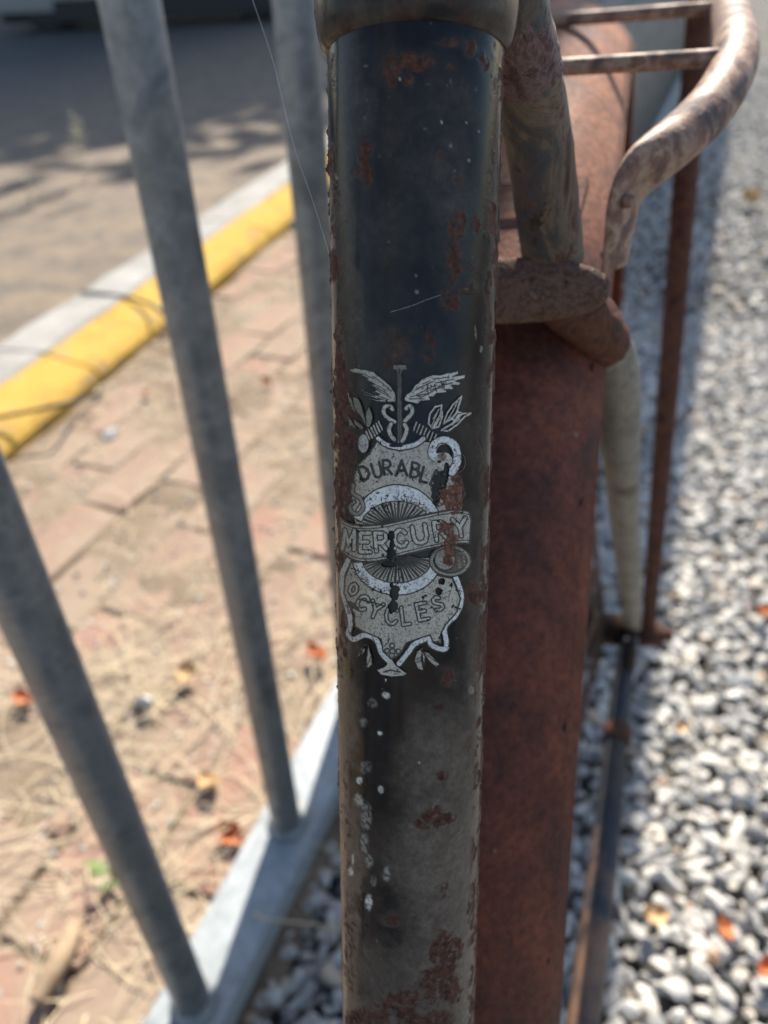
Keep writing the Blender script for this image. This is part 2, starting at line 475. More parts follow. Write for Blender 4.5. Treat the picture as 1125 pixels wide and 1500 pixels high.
for i in range(-6, 30):
    for j in range(-10, 0):
        off = .5 * bl if j % 2 else 0
        s_, n_ = i * bl + off - .4, j * bw + .02
        p = F0 + s_ * FD + n_ * FN
        if (p - K0) @ KN < .06 or n_ > -.07: continue
        if p[1] < .1 or p[1] > 3.4: continue
        o = link('brick', bme, path)
        o.location = (p[0], p[1], float(rng.uniform(-.004, .0045)))
        o.rotation_euler = (rng.normal() * .012, rng.normal() * .012, math.pi / 2 - FH + rng.normal() * .012)
        k += 1

# kerb: yellow painted top, pale concrete behind
def profile_extrude(name, prof, s0, s1, D, Nn, P0, mat, cuts=40, wob=.0015):
    ss = np.linspace(s0, s1, cuts)
    V = []
    for s_ in ss:
        for n_, z in prof:
            p = P0 + D * s_ + Nn * n_; V.append((p[0], p[1], z + rng.normal() * wob))
    k = len(prof)
    Fc = [list(map(int, f)) for f in grid_faces(len(ss), k)]
    Fc += [list(range(k)), [(len(ss) - 1) * k + q for q in range(k)][::-1]]
    return mesh_py(name, V, Fc, mat, False)
kerb = empty('kerb', tuple(K0)); tag(kerb, 'low kerb with worn yellow painted top beside the brick path', 'kerb')
kp = [(.004, -.07), (.0, .022), (-.012, .036), (-.03, .044), (-KW_Y + .012, .060), (-KW_Y + .001, .061), (-KW_Y + .001, -.07)]
a0 = -2.2
for q in range(8):
    b0 = a0 + 1.0
    o = link('yellow_block', profile_extrude('yellow_block', kp, a0 + .004, b0 - .004, KD, KN, np.zeros(3), M['yellow'], 16), kerb)
    kp2 = [(-KW_Y - .002, -.07), (-KW_Y - .002, .060), (-KW_Y - .010, .066), (-KW_Y - KW_W + .01, .062), (-KW_Y - KW_W, .05), (-KW_Y - KW_W, -.07)]
    o = link('concrete_edge', profile_extrude('concrete_edge', kp2, a0 + .004, b0 - .004, KD, KN, np.zeros(3), M['concrete'], 16), kerb)
    a0 = b0

# gravel on the near side of the fence
P, fc, S, N_ = strip('gravel_bed', FD, FN, F0, -3, 30, .0, 14, -.022, M['gravel_bed'])
tag(link('gravel_bed', mesh_np('gravel_bed', P, fc, M['gravel_bed'])), kind='structure')

def ico(sub):
    bm = bmesh.new(); bmesh.ops.create_icosphere(bm, subdivisions=sub, radius=1.0)
    V = np.array([v.co[:] for v in bm.verts]); Fc = np.array([[v.index for v in f.verts] for f in bm.faces]); bm.free()
    return V, Fc

def scatter_stones(pos, size, sub, r3):
    V0, F0_ = ico(sub)
    n = len(pos); nv = len(V0)
    sc = r3.uniform(.7, 1.15, (n, 1, 3)) * size[:, None, None]; sc[:, :, 2] *= .66; sc[:, :, 0] *= r3.uniform(.95, 1.4, (n, 1))
    # faceted: each stone is cut by its own random planes
    V = np.repeat(V0[None], n, 0)
    for q in range(9):
        pl = r3.normal(size=(n, 1, 3)); pl /= np.linalg.norm(pl, axis=2, keepdims=True)
        dcut = r3.uniform(.30, .8, (n, 1))
        dd = (V * pl).sum(2)
        V = V - np.clip(dd - dcut, 0, None)[..., None] * pl * .92
    V = V * sc
    a = r3.uniform(0, 2 * np.pi, n); bq = r3.normal(size=n) * .5; cq = r3.normal(size=n) * .5
    ca, sa, cb, sb, cc, sc_ = np.cos(a), np.sin(a), np.cos(bq), np.sin(bq), np.cos(cq), np.sin(cq)
    z0 = np.zeros(n); o1 = np.ones(n)
    Rz = np.stack([np.stack([ca, -sa, z0], 1), np.stack([sa, ca, z0], 1), np.stack([z0, z0, o1], 1)], 1)
    Rx = np.stack([np.stack([o1, z0, z0], 1), np.stack([z0, cb, -sb], 1), np.stack([z0, sb, cb], 1)], 1)
    Ry = np.stack([np.stack([cc, z0, sc_], 1), np.stack([z0, o1, z0], 1), np.stack([-sc_, z0, cc], 1)], 1)
    Rt = Rz @ Rx @ Ry
    V = np.einsum('nij,nvj->nvi', Rt, V) + pos[:, None, :]
    Fc = F0_[None] + (np.arange(n) * nv)[:, None, None]
    tone = np.repeat(r3.beta(1.6, 1.5, n)[:, None], nv, 1)
    return V.reshape(-1, 3), Fc.reshape(-1, 3), tone.ravel()

r3 = np.random.default_rng(5)
parts = []
def lay(s0, s1, n0, n1, step, rmin, rmax, sub, z, keep=None):
    S, N_ = np.meshgrid(np.arange(s0, s1, step), np.arange(n0, n1, step), indexing='ij')
    S = S.ravel() + r3.uniform(-.5, .5, S.size) * step; N_ = N_.ravel() + r3.uniform(-.5, .5, N_.size) * step
    P = F0 + S[:, None] * FD + N_[:, None] * FN
    if keep is not None:
        q = keep(S, N_); P = P[q]
    size = r3.uniform(rmin, rmax, len(P)) * np.where(r3.random(len(P)) < .15, 1.25, 1)
    P[:, 2] = z + r3.uniform(-.004, .006, len(P))
    parts.append(scatter_stones(P, size, sub, r3))
lay(-.42, 1.65, .045, 1.0, .0158, .0065, .0132, 2, -.004)
lay(-.42, 1.65, .04, 1.0, .0170, .008, .0115, 1, -.009)
lay(-.5, 6.5, .04, 3.4, .028, .011, .0165, 1, -.008, lambda s, n: (s > 1.63) | (n > .98))
Vs, Fs, Ts, off = [], [], [], 0
for a, b_, c_ in parts:
    Vs.append(a); Fs.append(b_ + off); Ts.append(c_); off += len(a)
me = mesh_np('gravel', np.vstack(Vs), np.vstack(Fs), M['stone'], False)
fattr(me, 'tone', np.concatenate(Ts))
gravel = link('gravel', me)
tag(gravel, 'loose pale grey crushed stone covering the ground right of the fence', 'gravel', kind='stuff')

# ------------------------------------------------------------------ galvanised fence
FENCE_H, BAR_R = 1.85, .0145
fence = empty('metal_fence', (float(F0[0]), float(F0[1]), 0)); tag(fence, 'galvanised fence of upright round bars on a flat bottom rail', 'fence')
fence.rotation_euler = (0, 0, -FH)            # local Y runs along the fence, local X to its right
sB = float((PB - F0) @ FD)
RL0, RL1 = -2.0, 9.5
link('bottom_rail', box_mesh('bottom_rail', (-.032, RL0, .012), (.030, RL1, .046), M['galv_rail'], .003), fence)
link('top_rail', box_mesh('top_rail', (-.02, RL0, FENCE_H - .002), (.02, RL1, FENCE_H + .035), M['galv_rail'], .003), fence)
bar_me = tube_mesh('bar', [(0, 0, .044), (0, 0, .6), (0, 0, 1.2), (0, 0, FENCE_H)], BAR_R, M['galv'], 28, 2, False)
weld_me = lathe_mesh('weld', [(BAR_R * 1.01, .008), (BAR_R * 1.10, .0055), (BAR_R * 1.16, .0035), (BAR_R * 1.30, .0018), (BAR_R * 1.40, -.0015)], M['galv'], 28, 'Z')
i0 = int(math.ceil((RL0 + .05 - sB) / SP)); i1 = int((RL1 - .05 - sB) / SP)
for i in range(i0, i1 + 1):
    o = link('bar', bar_me, fence); o.location = (0, sB + i * SP, 0); o.rotation_euler = (0, 0, rng.uniform(0, 6.28))
    w = link('weld', weld_me, o); w.location = (0, 0, .0475)
for yy in (RL0 + .03, 3.1, RL1 - .03):
    pm = link('foot', box_mesh('foot', (-.022, yy - .04, -.06), (.02, yy + .04, .011), M['galv_rail'], .002), fence)

# ------------------------------------------------------------------ bicycle (built in its own frame)
BIKE_TH, BIKE_LEAN, SIG = math.radians(17.015), math.radians(4.84), math.radians(22.784)
AX = np.array([.1217, .4060, .3430])           # rear axle
bb_ = np.array([math.sin(BIKE_TH), math.cos(BIKE_TH), 0]); r0_ = np.array([math.cos(BIKE_TH), -math.sin(BIKE_TH), 0]); z_ = np.array([0, 0, 1.0])
bu_ = z_ * math.cos(BIKE_LEAN) - r0_ * math.sin(BIKE_LEAN); br_ = r0_ * math.cos(BIKE_LEAN) + z_ * math.sin(BIKE_LEAN)
WR = .338
base = AX - bu_ * WR
bike = empty('bicycle', tuple(base))
mw = Matrix.Identity(4)
for i in range(3):
    mw[i][0], mw[i][1], mw[i][2], mw[i][3] = bb_[i], -br_[i], bu_[i], base[i]
bike.matrix_world = mw
tag(bike, 'rusty old black bicycle leaning beside the fence, with silver transfer on its seat tube', 'bicycle')

def L(B, R_, U):                                # rearward, to the right in the view, up from the axle
    return np.array([B, -R_, U + WR])
def Ls(pts): return np.array([L(*p) for p in pts])
def to_world(p):
    q = mw @ Vector(p); return np.array(q)

# seat tube axis, s runs down from a point near the top
T1 = L(-.2795, 0, .3915); TD = np.array([-math.sin(SIG), 0, -math.cos(SIG)])
TNF = np.array([-math.cos(SIG), 0, math.sin(SIG)])   # towards the front of the bike
TR = np.array([0, -1.0, 0])                          # to the right in the view
RT = .0147
def tube_pt(ang, s, rad=RT):
    ang, s = np.asarray(ang, float), np.asarray(s, float)
    return T1 + s[..., None] * TD + (rad * np.cos(ang))[..., None] * TNF + (rad * np.sin(ang))[..., None] * TR

mwi = np.array(mw.inverted())
def px_to_tube(px, py):
    """place of the photograph -> (angle, s) on the seat tube's skin"""
    px, py = np.asarray(px, float), np.asarray(py, float)
    v = np.stack([(px - CX) / F, (py - CY) / F, np.ones_like(px)], -1) @ RM.T
    vl = v @ mwi[:3, :3].T
    ol = mwi[:3, :3] @ np.array([0, 0, H]) + mwi[:3, 3] - T1
    ox, oy = ol @ TNF, ol @ TR
    vx, vy = vl @ TNF, vl @ TR
    a = vx * vx + vy * vy; b2 = ox * vx + oy * vy; c2 = ox * ox + oy * oy - RT * RT
    disc = b2 * b2 - a * c2
    tt = (-b2 - np.sqrt(np.clip(disc, 0, None))) / a
    hx, hy = ox + tt * vx, oy + tt * vy
    s = ol @ TD + tt * (vl @ TD)
    return np.arctan2(hy, hx), s
# inverse table for the painted masks: photo place of each (angle, s)
def tube_to_px(ang, s):
    p = tube_pt(ang, s)
    w = p @ np.array(mw)[:3, :3].T + np.array(mw)[:3, 3] - np.array([0, 0, H])
    c = w @ RM
    return CX + F * c[..., 0] / c[..., 2], CY + F * c[..., 1] / c[..., 2]

S_TOP = float(px_to_tube(np.array([610.]), np.array([-40.]))[1][0]); S_BOT = float(px_to_tube(np.array([600.]), np.array([1530.]))[1][0])
angs = np.concatenate([np.radians(np.linspace(-105, 105, 200)), np.radians(np.linspace(105, 255, 30)[1:-1])])
svals = np.concatenate([np.linspace(S_TOP - .01, S_BOT + .004, 900), np.linspace(S_BOT + .004, .47, 30)[1:]])
SS, AA = np.meshgrid(svals, angs, indexing='ij')
PX, PY = tube_to_px(AA, SS)
xa, ya = AA * RT * 1000, SS * 1000             # millimetres on the skin
nz = lambda sc, oc, sd: fbm(xa / sc + 40, ya / sc + 40, oc, sd)
warp1, warp2 = nz(5, 4, 51) * 9, nz(5, 4, 61) * 9
def blobs(lst, soft=.35, wf=1.0):
    mval = np.zeros_like(PX)
    for x, y, rx, ry, st in lst:
        dd = np.sqrt(((PX + warp1 * wf - x) / rx) ** 2 + ((PY + warp2 * wf - y) / ry) ** 2)
        mval = np.maximum(mval, st * (1 - sstep(1 - soft, 1 + soft, dd)))
    return mval
front = np.abs(AA) < np.radians(100)
rl = [(572, 105, 16, 24, .95), (608, 92, 30, 16, .85), (592, 118, 14, 12, .8), (692, 72, 11, 12, 1), (655, 62, 18, 9, .6), (660, 100, 9, 6, .7), (712, 95, 6, 16, .7),
      (538, 240, 9, 34, 1), (545, 262, 7, 16, .9), (522, 258, 8, 10, .5), (642, 232, 7, 12, .7), (668, 325, 15, 26, .85), (664, 382, 13, 34, .9), (660, 440, 16, 20, .8),
      (688, 425, 16, 6, .8), (700, 332, 8, 14, .6), (668, 262, 10, 14, .5), (716, 415, 5, 18, .9), (690, 392, 5, 4, .9), (575, 512, 30, 26, .55), (628, 505, 12, 34, .45),
      (692, 868, 13, 20, .9), (683, 880, 8, 9, .8), (652, 990, 10, 12, .95), (638, 1038, 9, 6, .9), (646, 1138, 9, 8, .7), (640, 1196, 27, 12, 1), (616, 1210, 14, 6, .9),
      (692, 1102, 9, 10, .55), (651, 1297, 6, 16, .8), (577, 1346, 11, 9, 1), (652, 1395, 25, 36, .95), (640, 1440, 30, 30, .85), (585, 1470, 40, 24, .8), (664, 1450, 12, 26, .85), (540, 1495, 40, 22, .8), (620, 1495, 50, 22, .8),
      (690, 1330, 7, 40, .6), (700, 640, 6, 40, .5), (506, 640, 16, 90, .85), (503, 720, 13, 60, .9), (500, 560, 11, 50, .85), (497, 500, 9, 40, .8), (493, 300, 9, 60, .6), (500, 800, 10, 60, .7), (503, 930, 9, 70, .6), (508, 1200, 8, 120, .4),
      (490, 395, 8, 26, .8), (488, 235, 7, 26, .8), (487, 100, 6, 40, .5), (512, 1380, 10, 90, .5)]
rust_m = blobs(rl, .42, 1.0)
halo_m = blobs([(x, y, rx * 1.5, ry * 1.35, st * .6) for x, y, rx, ry, st in rl], .6, 1.6)
rust_m = np.clip(rust_m * (.95 + 1.1 * nz(.9, 4, 71)) + .10 * nz(2.2, 4, 72), 0, 1.2)
rust_m = sstep(.34, .82, rust_m)
tiny = sstep(.60, .68, nz(.75, 3, 81)) * sstep(-.05, .35, nz(9, 3, 82))
rust_m = np.maximum(rust_m, tiny * .8)
# flaked rust along the outer left edge of the tube
edge_l = sstep(-np.radians(58), -np.radians(74), AA)
rust_m = np.maximum(rust_m, edge_l * .75 * sstep(.05, .4, nz(3.2, 4, 91) + .18))
edge_r = sstep(np.radians(66), np.radians(80), AA)
rust_m = np.maximum(rust_m, edge_r * sstep(.12, .3, nz(2.6, 4, 92) + .08))
fl = [(560, 330, 60, 70, .45), (620, 260, 50, 60, .55), (600, 180, 60, 60, .4), (520, 150, 20, 120, .7), (508, 400, 16, 220, .85), (560, 420, 60, 90, .25), (660, 300, 34, 120, .75), (650, 150, 40, 50, .6), (560, 520, 60, 50, .5),
      (506, 1000, 16, 160, .85), (645, 1120, 52, 90, .8), (640, 1260, 66, 110, .95), (650, 1400, 60, 100, .9), (600, 1440, 80, 60, .75), (690, 950, 14, 120, .6), (515, 1300, 14, 160, .8), (640, 560, 40, 40, .25), (685, 620, 22, 90, .5), (685, 780, 14, 90, .5), (560, 1250, 30, 40, .25), (588, 1480, 90, 40, .8)]
film_m = blobs(fl, .7, 2.6)
film_m = np.clip(film_m * (1 + .5 * nz(2.4, 5, 101)) + .10 * nz(1.2, 4, 102) - .02, 0, 1)
film_m = np.maximum(film_m, halo_m * (.8 + .5 * nz(1.2, 4, 103)))
film_m = np.maximum(film_m, .8 * sstep(-np.radians(50), -np.radians(66), AA))
film_m *= np.where(front, 1, .6) * (.45 + .55 * sstep(900, 1150, PY))
sl = [(565, 1018, 5, 4.5, .9), (556, 1074, 3, 3, 1), (527, 1144, 3.5, 5, .95), (558, 1157, 3.5, 5, .8), (526, 1172, 7, 9, .45), (536, 1195, 8, 22, .32), (534, 1236, 6, 18, .32), (540, 1262, 6, 10, .35), (567, 1282, 5, 12, .35), (535, 1125, 10, 10, .22),
      (514, 1278, 3, 6, .95), (517, 1262, 1.2, 9, .8), (541, 1322, 5, 11, .95), (611, 405, 2.6, 3, .9), (611, 428, 3, 4, .4), (586, 117, 2, 2.5, .9), (646, 180, 1.6, 3, .9), (623, 189, 2.6, 3, .6), (683, 181, 1.6, 2, .9), (661, 214, 3, 4, .5), (701, 193, 1.6, 2, 1), (666, 252, 2.5, 4, .7), (688, 235, 1.6, 3, .6), (494, 260, 2.5, 6, .5), 
      (696, 486, 2, 12, .4), (705, 510, 3, 6, .6), (546, 1030, 7, 7, .25), (533, 1058, 7, 7, .25), (690, 1010, 4, 6, .3), (614, 1118, 2, 2, .5), (546, 1290, 5, 8, .25)]
speck_m = blobs([(x, y, rx * (.8 if y < 600 else 1), ry * (.8 if y < 600 else 1), st * (.7 if y < 600 else 1)) for x, y, rx, ry, st in sl], .4, .35); speck_m = speck_m * sstep(.12, .62, speck_m ** .5 * (.55 + 1.1 * nz(.45, 3, 111)) + .12)
dots = sstep(.84, .92, vnoise(xa / .55 + 9, ya / .55 + 9, 121)) * sstep(.35, .7, vnoise(xa / 2.1, ya / 2.1, 122)) * .15
speck_m = np.clip(np.maximum(speck_m, dots * front), 0, 1)
disp = rust_m * (.00006 + .00026 * np.clip(nz(1.3, 3, 131) + .3, 0, 2)) + speck_m * .00002
disp += edge_l * rust_m * .0005 * np.clip(nz(1.1, 4, 141) - .12, 0, 1) * 2.2
disp += .00003 * nz(6, 3, 151)
Pt = T1 + SS[..., None] * TD + ((RT + disp) * np.cos(AA))[..., None] * TNF + ((RT + disp) * np.sin(AA))[..., None] * TR
me = mesh_np('seat_tube', Pt.reshape(-1, 3), grid_faces(len(svals), len(angs), True), M['tube'])
fattr(me, 'rust', rust_m); fattr(me, 'film', film_m); fattr(me, 'speck', speck_m)
seat_tube = link('seat_tube', me, bike)
tag(seat_tube, 'worn black seat tube with silver transfer')

# seat lug at the head of the tube
def tube_ring(name, prof, mat, nang=96, wob=0.0):
    """prof: (s, radius) pairs round the seat tube axis"""
    ss = np.array([p[0] for p in prof]); rr = np.array([p[1] for p in prof])
    A_, S_ = np.meshgrid(np.linspace(0, 2 * np.pi, nang, endpoint=False), ss, indexing='xy')
    R_ = np.repeat(rr[:, None], nang, 1)
    R_ = R_ * (1 + wob * fbm(A_ * 3, S_ * 200, 3, 7))
    P = T1 + S_[..., None] * TD + (R_ * np.cos(A_))[..., None] * TNF + (R_ * np.sin(A_))[..., None] * TR
    Fc = grid_faces(len(ss), nang, True)
    me = mesh_np(name, P.reshape(-1, 3), Fc, mat)
    n = nang * len(ss)
    return me, A_, S_
SL = float(px_to_tube(np.array([612.]), np.array([29.]))[1][0])
me, A_, S_ = tube_ring('seat_lug', [(SL + .0002, RT - .0004), (SL, RT + .0004), (SL - .0010, RT + .0012), (SL - .0028, RT + .0017), (SL - .006, RT + .0021), (SL - .012, RT + .0022), (SL - .020, RT + .0022), (SL - .036, RT + .0022), (SL - .040, RT + .002), (SL - .041, RT - .003)], M['tube'], 128, .012)
fattr(me, 'rust', np.clip(sstep(.05, .35, fbm(A_ * 4, S_ * 300, 4, 3)) * .5, 0, 1)); fattr(me, 'film', np.clip(.18 + .6 * fbm(A_ * 3, S_ * 120, 4, 4), 0, 1)); fattr(me, 'speck', np.zeros_like(A_))
lug = link('seat_lug', me, bike)
tag(lug, 'thick dark lug collar at the top of the seat tube')
# clamp ears behind the lug
for sgn in (-1, 1):
    c0 = T1 + TD * (SL - .022) - TNF * .021 + TR * sgn * .006
    bm_ = box_mesh('clamp_ear', c0 - np.array([.008, .0025, .011]), c0 + np.array([.008, .0025, .011]), M['stay_paint'], .0015)
    link('clamp_ear', bm_, bike)
c0 = T1 + TD * (SL - .022) - TNF * .022
link('clamp_bolt', tube_mesh('clamp_bolt', [c0 + TR * -.016, c0 + TR * .016], .0042, M['rust'], 6, 2, False), bike)

# seat stays: straight beside the tube, kinked outwards at the bridge, down to the axle
for sgn in (1, -1):
    up_p = [(-.262, .0122, .4075), (-.249, .0138, .390), (-.238, .0157, .372), (-.2285, .0178, .347), (-.2265, .0181, .3425)]
    link('seat_stay', tube_mesh('seat_stay', Ls([(a, b2 * sgn, c2) for a, b2, c2 in up_p]), [.0058, .0066, .0073, .0076, .0077], M['stay_paint'], 36, 10, lump=.012), bike)
    kn = [(-.219, .0150, .332), (-.214, .0200, .326), (-.206, .0265, .317), (-.1975, .0315, .306)]
    o = link('elbow', tube_mesh('elbow', Ls([(a, b2 * sgn, c2) for a, b2, c2 in kn]), [.0068, .0076, .0082, .0076], M['rust'], 28, 8, lump=.02), bike)
    lo_p = [(-.205, .0275, .316), (-.187, .0348, .292), (-.13, .0405, .205), (-.06, .0490, .095), (-.006, .0550, .012)]
    o = link('lower_stay', tube_mesh('lower_stay', Ls([(a, b2 * sgn, c2) for a, b2, c2 in lo_p]), [.0050, .0071, .0070, .0066, .0058], M['stay_beige'], 24, 8), bike)
    if sgn == 1: tag(o, 'faded beige stay running down to the rear axle')
    # brazed tip of the upper stay
    link('stay_tip', tube_mesh('stay_tip', Ls([(-.2635, .0119 * sgn, .4095), (-.260, .0124 * sgn, .405), (-.250, .0137 * sgn, .3915), (-.246, .0142 * sgn, .386), (-.244, .0146 * sgn, .383)]), [.0028, .0052, .0067, .0071, .0066], M['rust_cap'], 28, 8, lump=.02), bike)

# bridge: thick oval plate across the stays
def oval_plate(name, c, half, hh, th, ux, uy, mat, bev=.0014):
    un = np.cross(ux, uy); V, k = [], 48
    prof = [(-th / 2, -bev), (-th / 2 + bev, 0), (th / 2 - bev, 0), (th / 2, -bev)]
    for dz, ins in prof:
        for q in range(k):
            a = 2 * math.pi * q / k
            e = 2.6
            x = abs(math.cos(a)) ** (2 / e) * math.copysign(1, math.cos(a)) * (half + ins)
            y = abs(math.sin(a)) ** (2 / e) * math.copysign(1, math.sin(a)) * (hh + ins)
            V.append(c + ux * x + uy * y + un * dz)
    Fc = [list(map(int, f)) for f in grid_faces(4, k, True)] + [list(range(k))[::-1], [3 * k + q for q in range(k)]]
    return mesh_py(name, V, Fc, mat)
brg = link('bridge_plate', oval_plate('bridge_plate', L(-.2360, .0005, .3372), .0320, .0080, .0042, np.array([0, -1.0, 0]), np.array([.42, 0, .9075]), M['rust_plate']), bike)
tag(brg, 'rusty oval bridge plate between the seat stays')
c0 = L(-.229, .0, .3385)
link('bridge_bolt', tube_mesh('bridge_bolt', [L(-.240, 0, .338), L(-.185, 0, .330)], .005, M['dark_iron'], 12, 2, False), brg)

shade_pts = [L(-.2335, -.021, .3345), L(-.2335, .021, .3345), L(-.166, .023, .3445), L(-.166, -.023, .3445)]  # invented filler plate, added to keep sun off the mudguard below the bridge
shade_pts = shade_pts + [p + np.array([0, 0, .003]) for p in shade_pts]
link('bridge_shade_plate', mesh_py('bridge_shade_plate', shade_pts, [[0, 1, 2, 3], [7, 6, 5, 4], [0, 4, 5, 1], [1, 5, 6, 2], [2, 6, 7, 3], [3, 7, 4, 0]], M['rust'], False), bike)

# rear mudguard: arched section swept round the wheel
RG = .3765
phs = np.radians(np.linspace(-95, 88, 130))
sec = []
for q in np.linspace(-1, 1, 25):
    sec.append((q * .0305, .021 * (1 - abs(q) ** 2.1)))
V = []
for f_ in phs:
    for x, h_ in sec:
        rr = RG - .0125 + h_ + .0006 * float(fbm(np.array(f_ * 30), np.array(x * 120), 3, 5))
        V.append(L(-math.sin(f_) * rr, x, math.cos(f_) * rr))
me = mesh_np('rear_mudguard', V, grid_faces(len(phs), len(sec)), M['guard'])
Fg, Xg = np.meshgrid(np.degrees(phs), np.array([q[0] for q in sec]), indexing='ij')
bl_ = lambda f0_, x0_, fr, xr: np.clip(1.15 - np.sqrt(((Fg - f0_) / fr) ** 2 + ((Xg - x0_) / xr) ** 2), 0, 1)
fattr(me, 'grey', np.maximum.reduce([bl_(58, .020, 4, .006), bl_(62, .024, 5, .007), bl_(67, .021, 5, .006), bl_(54, .013, 3, .003), bl_(48, .001, 2, .005)]) * .8)
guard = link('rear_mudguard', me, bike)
tag(guard, 'broad rust brown rear mudguard with a row of small edge holes')
sm = guard.modifiers.new('thickness', 'SOLIDIFY'); sm.thickness = .0012; sm.offset = -1
for sgn in (1, -1):                               # rolled edge
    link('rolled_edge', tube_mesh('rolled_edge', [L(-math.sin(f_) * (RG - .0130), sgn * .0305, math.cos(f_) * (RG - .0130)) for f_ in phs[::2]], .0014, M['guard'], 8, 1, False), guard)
hole_me = oval_plate('eyelet', np.zeros(3), .0021, .0019, .0010, np.array([1.0, 0, 0]), np.array([0, 0, 1.0]), M['hole'], .0002)
for f_ in np.radians([28, 34.5, 41, 45.5, 50.5, 55.5, 60.5, 65, 70]):
    x = .0284; q = x / .0305; rr = RG - .0125 + .021 * (1 - q ** 2.1) + .0010
    o = link('eyelet', hole_me, guard)
    o.location = L(-math.sin(f_) * rr, x, math.cos(f_) * rr)
    o.rotation_euler = (math.radians(0), f_ * -1.0, 0)
    nrm = Vector((-math.sin(f_) * .55, -.83, math.cos(f_) * .55)); o.rotation_euler = nrm.to_track_quat('Y', 'Z').to_euler()
# carrier: bent tube, cross rods, struts to the axle
def cam_pt(px, py, d_):
    """a point at a given distance along the lens axis, in the bicycle's frame"""
    w = np.array([0, 0, H]) + ray(px, py) * d_
    return mwi[:3, :3] @ w + mwi[:3, 3]
rack_p = [cam_pt(1062, -14, .33), cam_pt(1068, 10, .285), cam_pt(1077, 62, .228), cam_pt(1070, 108, .212), cam_pt(1040, 158, .203), cam_pt(990, 207, .197), cam_pt(956, 234, .194), cam_pt(932, 258, .193), cam_pt(916, 292, .194), cam_pt(908, 340, .198), cam_pt(900, 392, .203)]
yr = [p[1] for p in rack_p]
back = [np.array([.30, rack_p[0][1] - .004, WR + .405]), np.array([.13, rack_p[0][1] - .003, WR + .393])]
rack_path = np.array(back + rack_p)
rr_ = [.0064] * 8 + [.0064, .0066, .0062, .0056, .0050]
ff_ = [(1, 1)] * 7 + [(.95, 1.02), (.75, 1.12), (.42, 1.25), (.3, 1.3), (.28, 1.25), (.28, 1.2)]
for sgn in (1, -1):
    pth = rack_path.copy()
    if sgn < 0:
        pth[:, 1] *= -.72; pth = pth[:-7]
    o = link('carrier_tube', tube_mesh('carrier_tube', pth, rr_[:len(pth)], M['rust_pale'], 28, 10, True, ff_[:len(pth)]), bike)
    if sgn == 1: tag(o, 'bent carrier tube with sunlit pale rust, flattened at its front end')
rodz = [(.0, cam_pt(1046, 86, .2135)), (.0, cam_pt(1040, 13, .285)), (.0, np.array([.02, rack_p[0][1], WR + .386])), (0, np.array([.12, rack_p[0][1], WR + .3925])), (0, np.array([.22, rack_p[0][1], WR + .3985]))]
for _, p in rodz:
    q = p.copy(); q[1] = -p[1] * .72; q[2] += .0045
    o = link('cross_rod', tube_mesh('cross_rod', [p + np.array([0, -.006, 0]), (p + q) / 2 + np.array([0, 0, -.0004]), q + np.array([0, .006, 0])], .0024, M['rust_pale'], 14, 6), bike)
for sgn in (1, -1):
    a = cam_pt(1023, 40, .40); b2 = L(.0, .066, .0)
    a2 = a.copy(); b3 = b2.copy()
    if sgn < 0: a2[1] *= -1; b3[1] *= -1
    mid = (a2 + b3) / 2
    o = link('carrier_strut', tube_mesh('carrier_strut', [a2 + np.array([0, 0, .03]), a2, mid, b3 + (a2 - b3) * .05, b3], [.0066, .0066, .0064, .0062, .0075], M['rust'], 20, 8, True, [(1, 1), (1, 1), (1, 1), (1.0, .8), (1.3, .4)]), bike)
    if sgn == 1: tag(o, 'brown rusted strut from the carrier down to the rear axle')
# bolt through the carrier's flat end
tg = cam_pt(916, 296, .1925)
link('carrier_bolt', tube_mesh('carrier_bolt', [tg + np.array([-.0035, -.001, .001]), tg + np.array([.001, .001, 0])], .0017, M['rust_pale'], 6, 2, False), bike)

# rear wheel
wheel = empty('rear_wheel'); wheel.parent = bike; wheel.location = (0, 0, WR)
prof = []
for a in np.linspace(0, 2 * math.pi, 25):
    prof.append((.3165 + .0195 * math.cos(a), .0195 * math.sin(a)))
link('tyre', lathe_mesh('tyre', prof[:-1] + [prof[0]], M['rubber'], 96), wheel)
link('rim', lathe_mesh('rim', [(.297, -.014), (.305, -.0145), (.306, .0145), (.297, .014), (.290, .008), (.288, 0), (.290, -.008), (.297, -.014)], M['rust'], 96), wheel)
link('hub', lathe_mesh('hub', [(.005, -.052), (.012, -.05), (.012, -.036), (.030, -.034), (.030, -.030), (.019, -.026), (.017, .0), (.019, .026), (.030, .030), (.030, .034), (.012, .036), (.012, .05), (.005, .052)], M['dark_iron'], 40), wheel)
sp_me = {}
for i in range(36):
    a0_ = 2 * math.pi * i / 36
    sd = 1 if i % 2 else -1
    a1_ = a0_ + (.9 if (i // 2) % 2 else -.9)
    p0 = (.288 * math.cos(a0_), 0, .288 * math.sin(a0_)); p1 = (.028 * math.cos(a1_), sd * .032, .028 * math.sin(a1_))
    link('spoke', tube_mesh('spoke', [p0, p1], .001, M['spoke'], 6, 2, False, None, False), wheel)
for sgn in (1, -1):                               # dropout, nut
    dm_ = oval_plate('dropout', L(-.012, .0555 * sgn, .0), .026, .017, .005, np.array([1.0, 0, 0]), np.array([0, 0, 1.0]), M['dark_iron'])
    link('dropout', dm_, bike)
    link('axle_nut', tube_mesh('axle_nut', [L(0, .060 * sgn, 0), L(0, .0745 * sgn, 0)], .0098, M['rust'], 6, 2, False), bike)
    link('axle_end', tube_mesh('axle_end', [L(0, .05 * sgn, 0), L(0, .083 * sgn, 0)], .0046, M['rust'], 12, 2, False), bike)

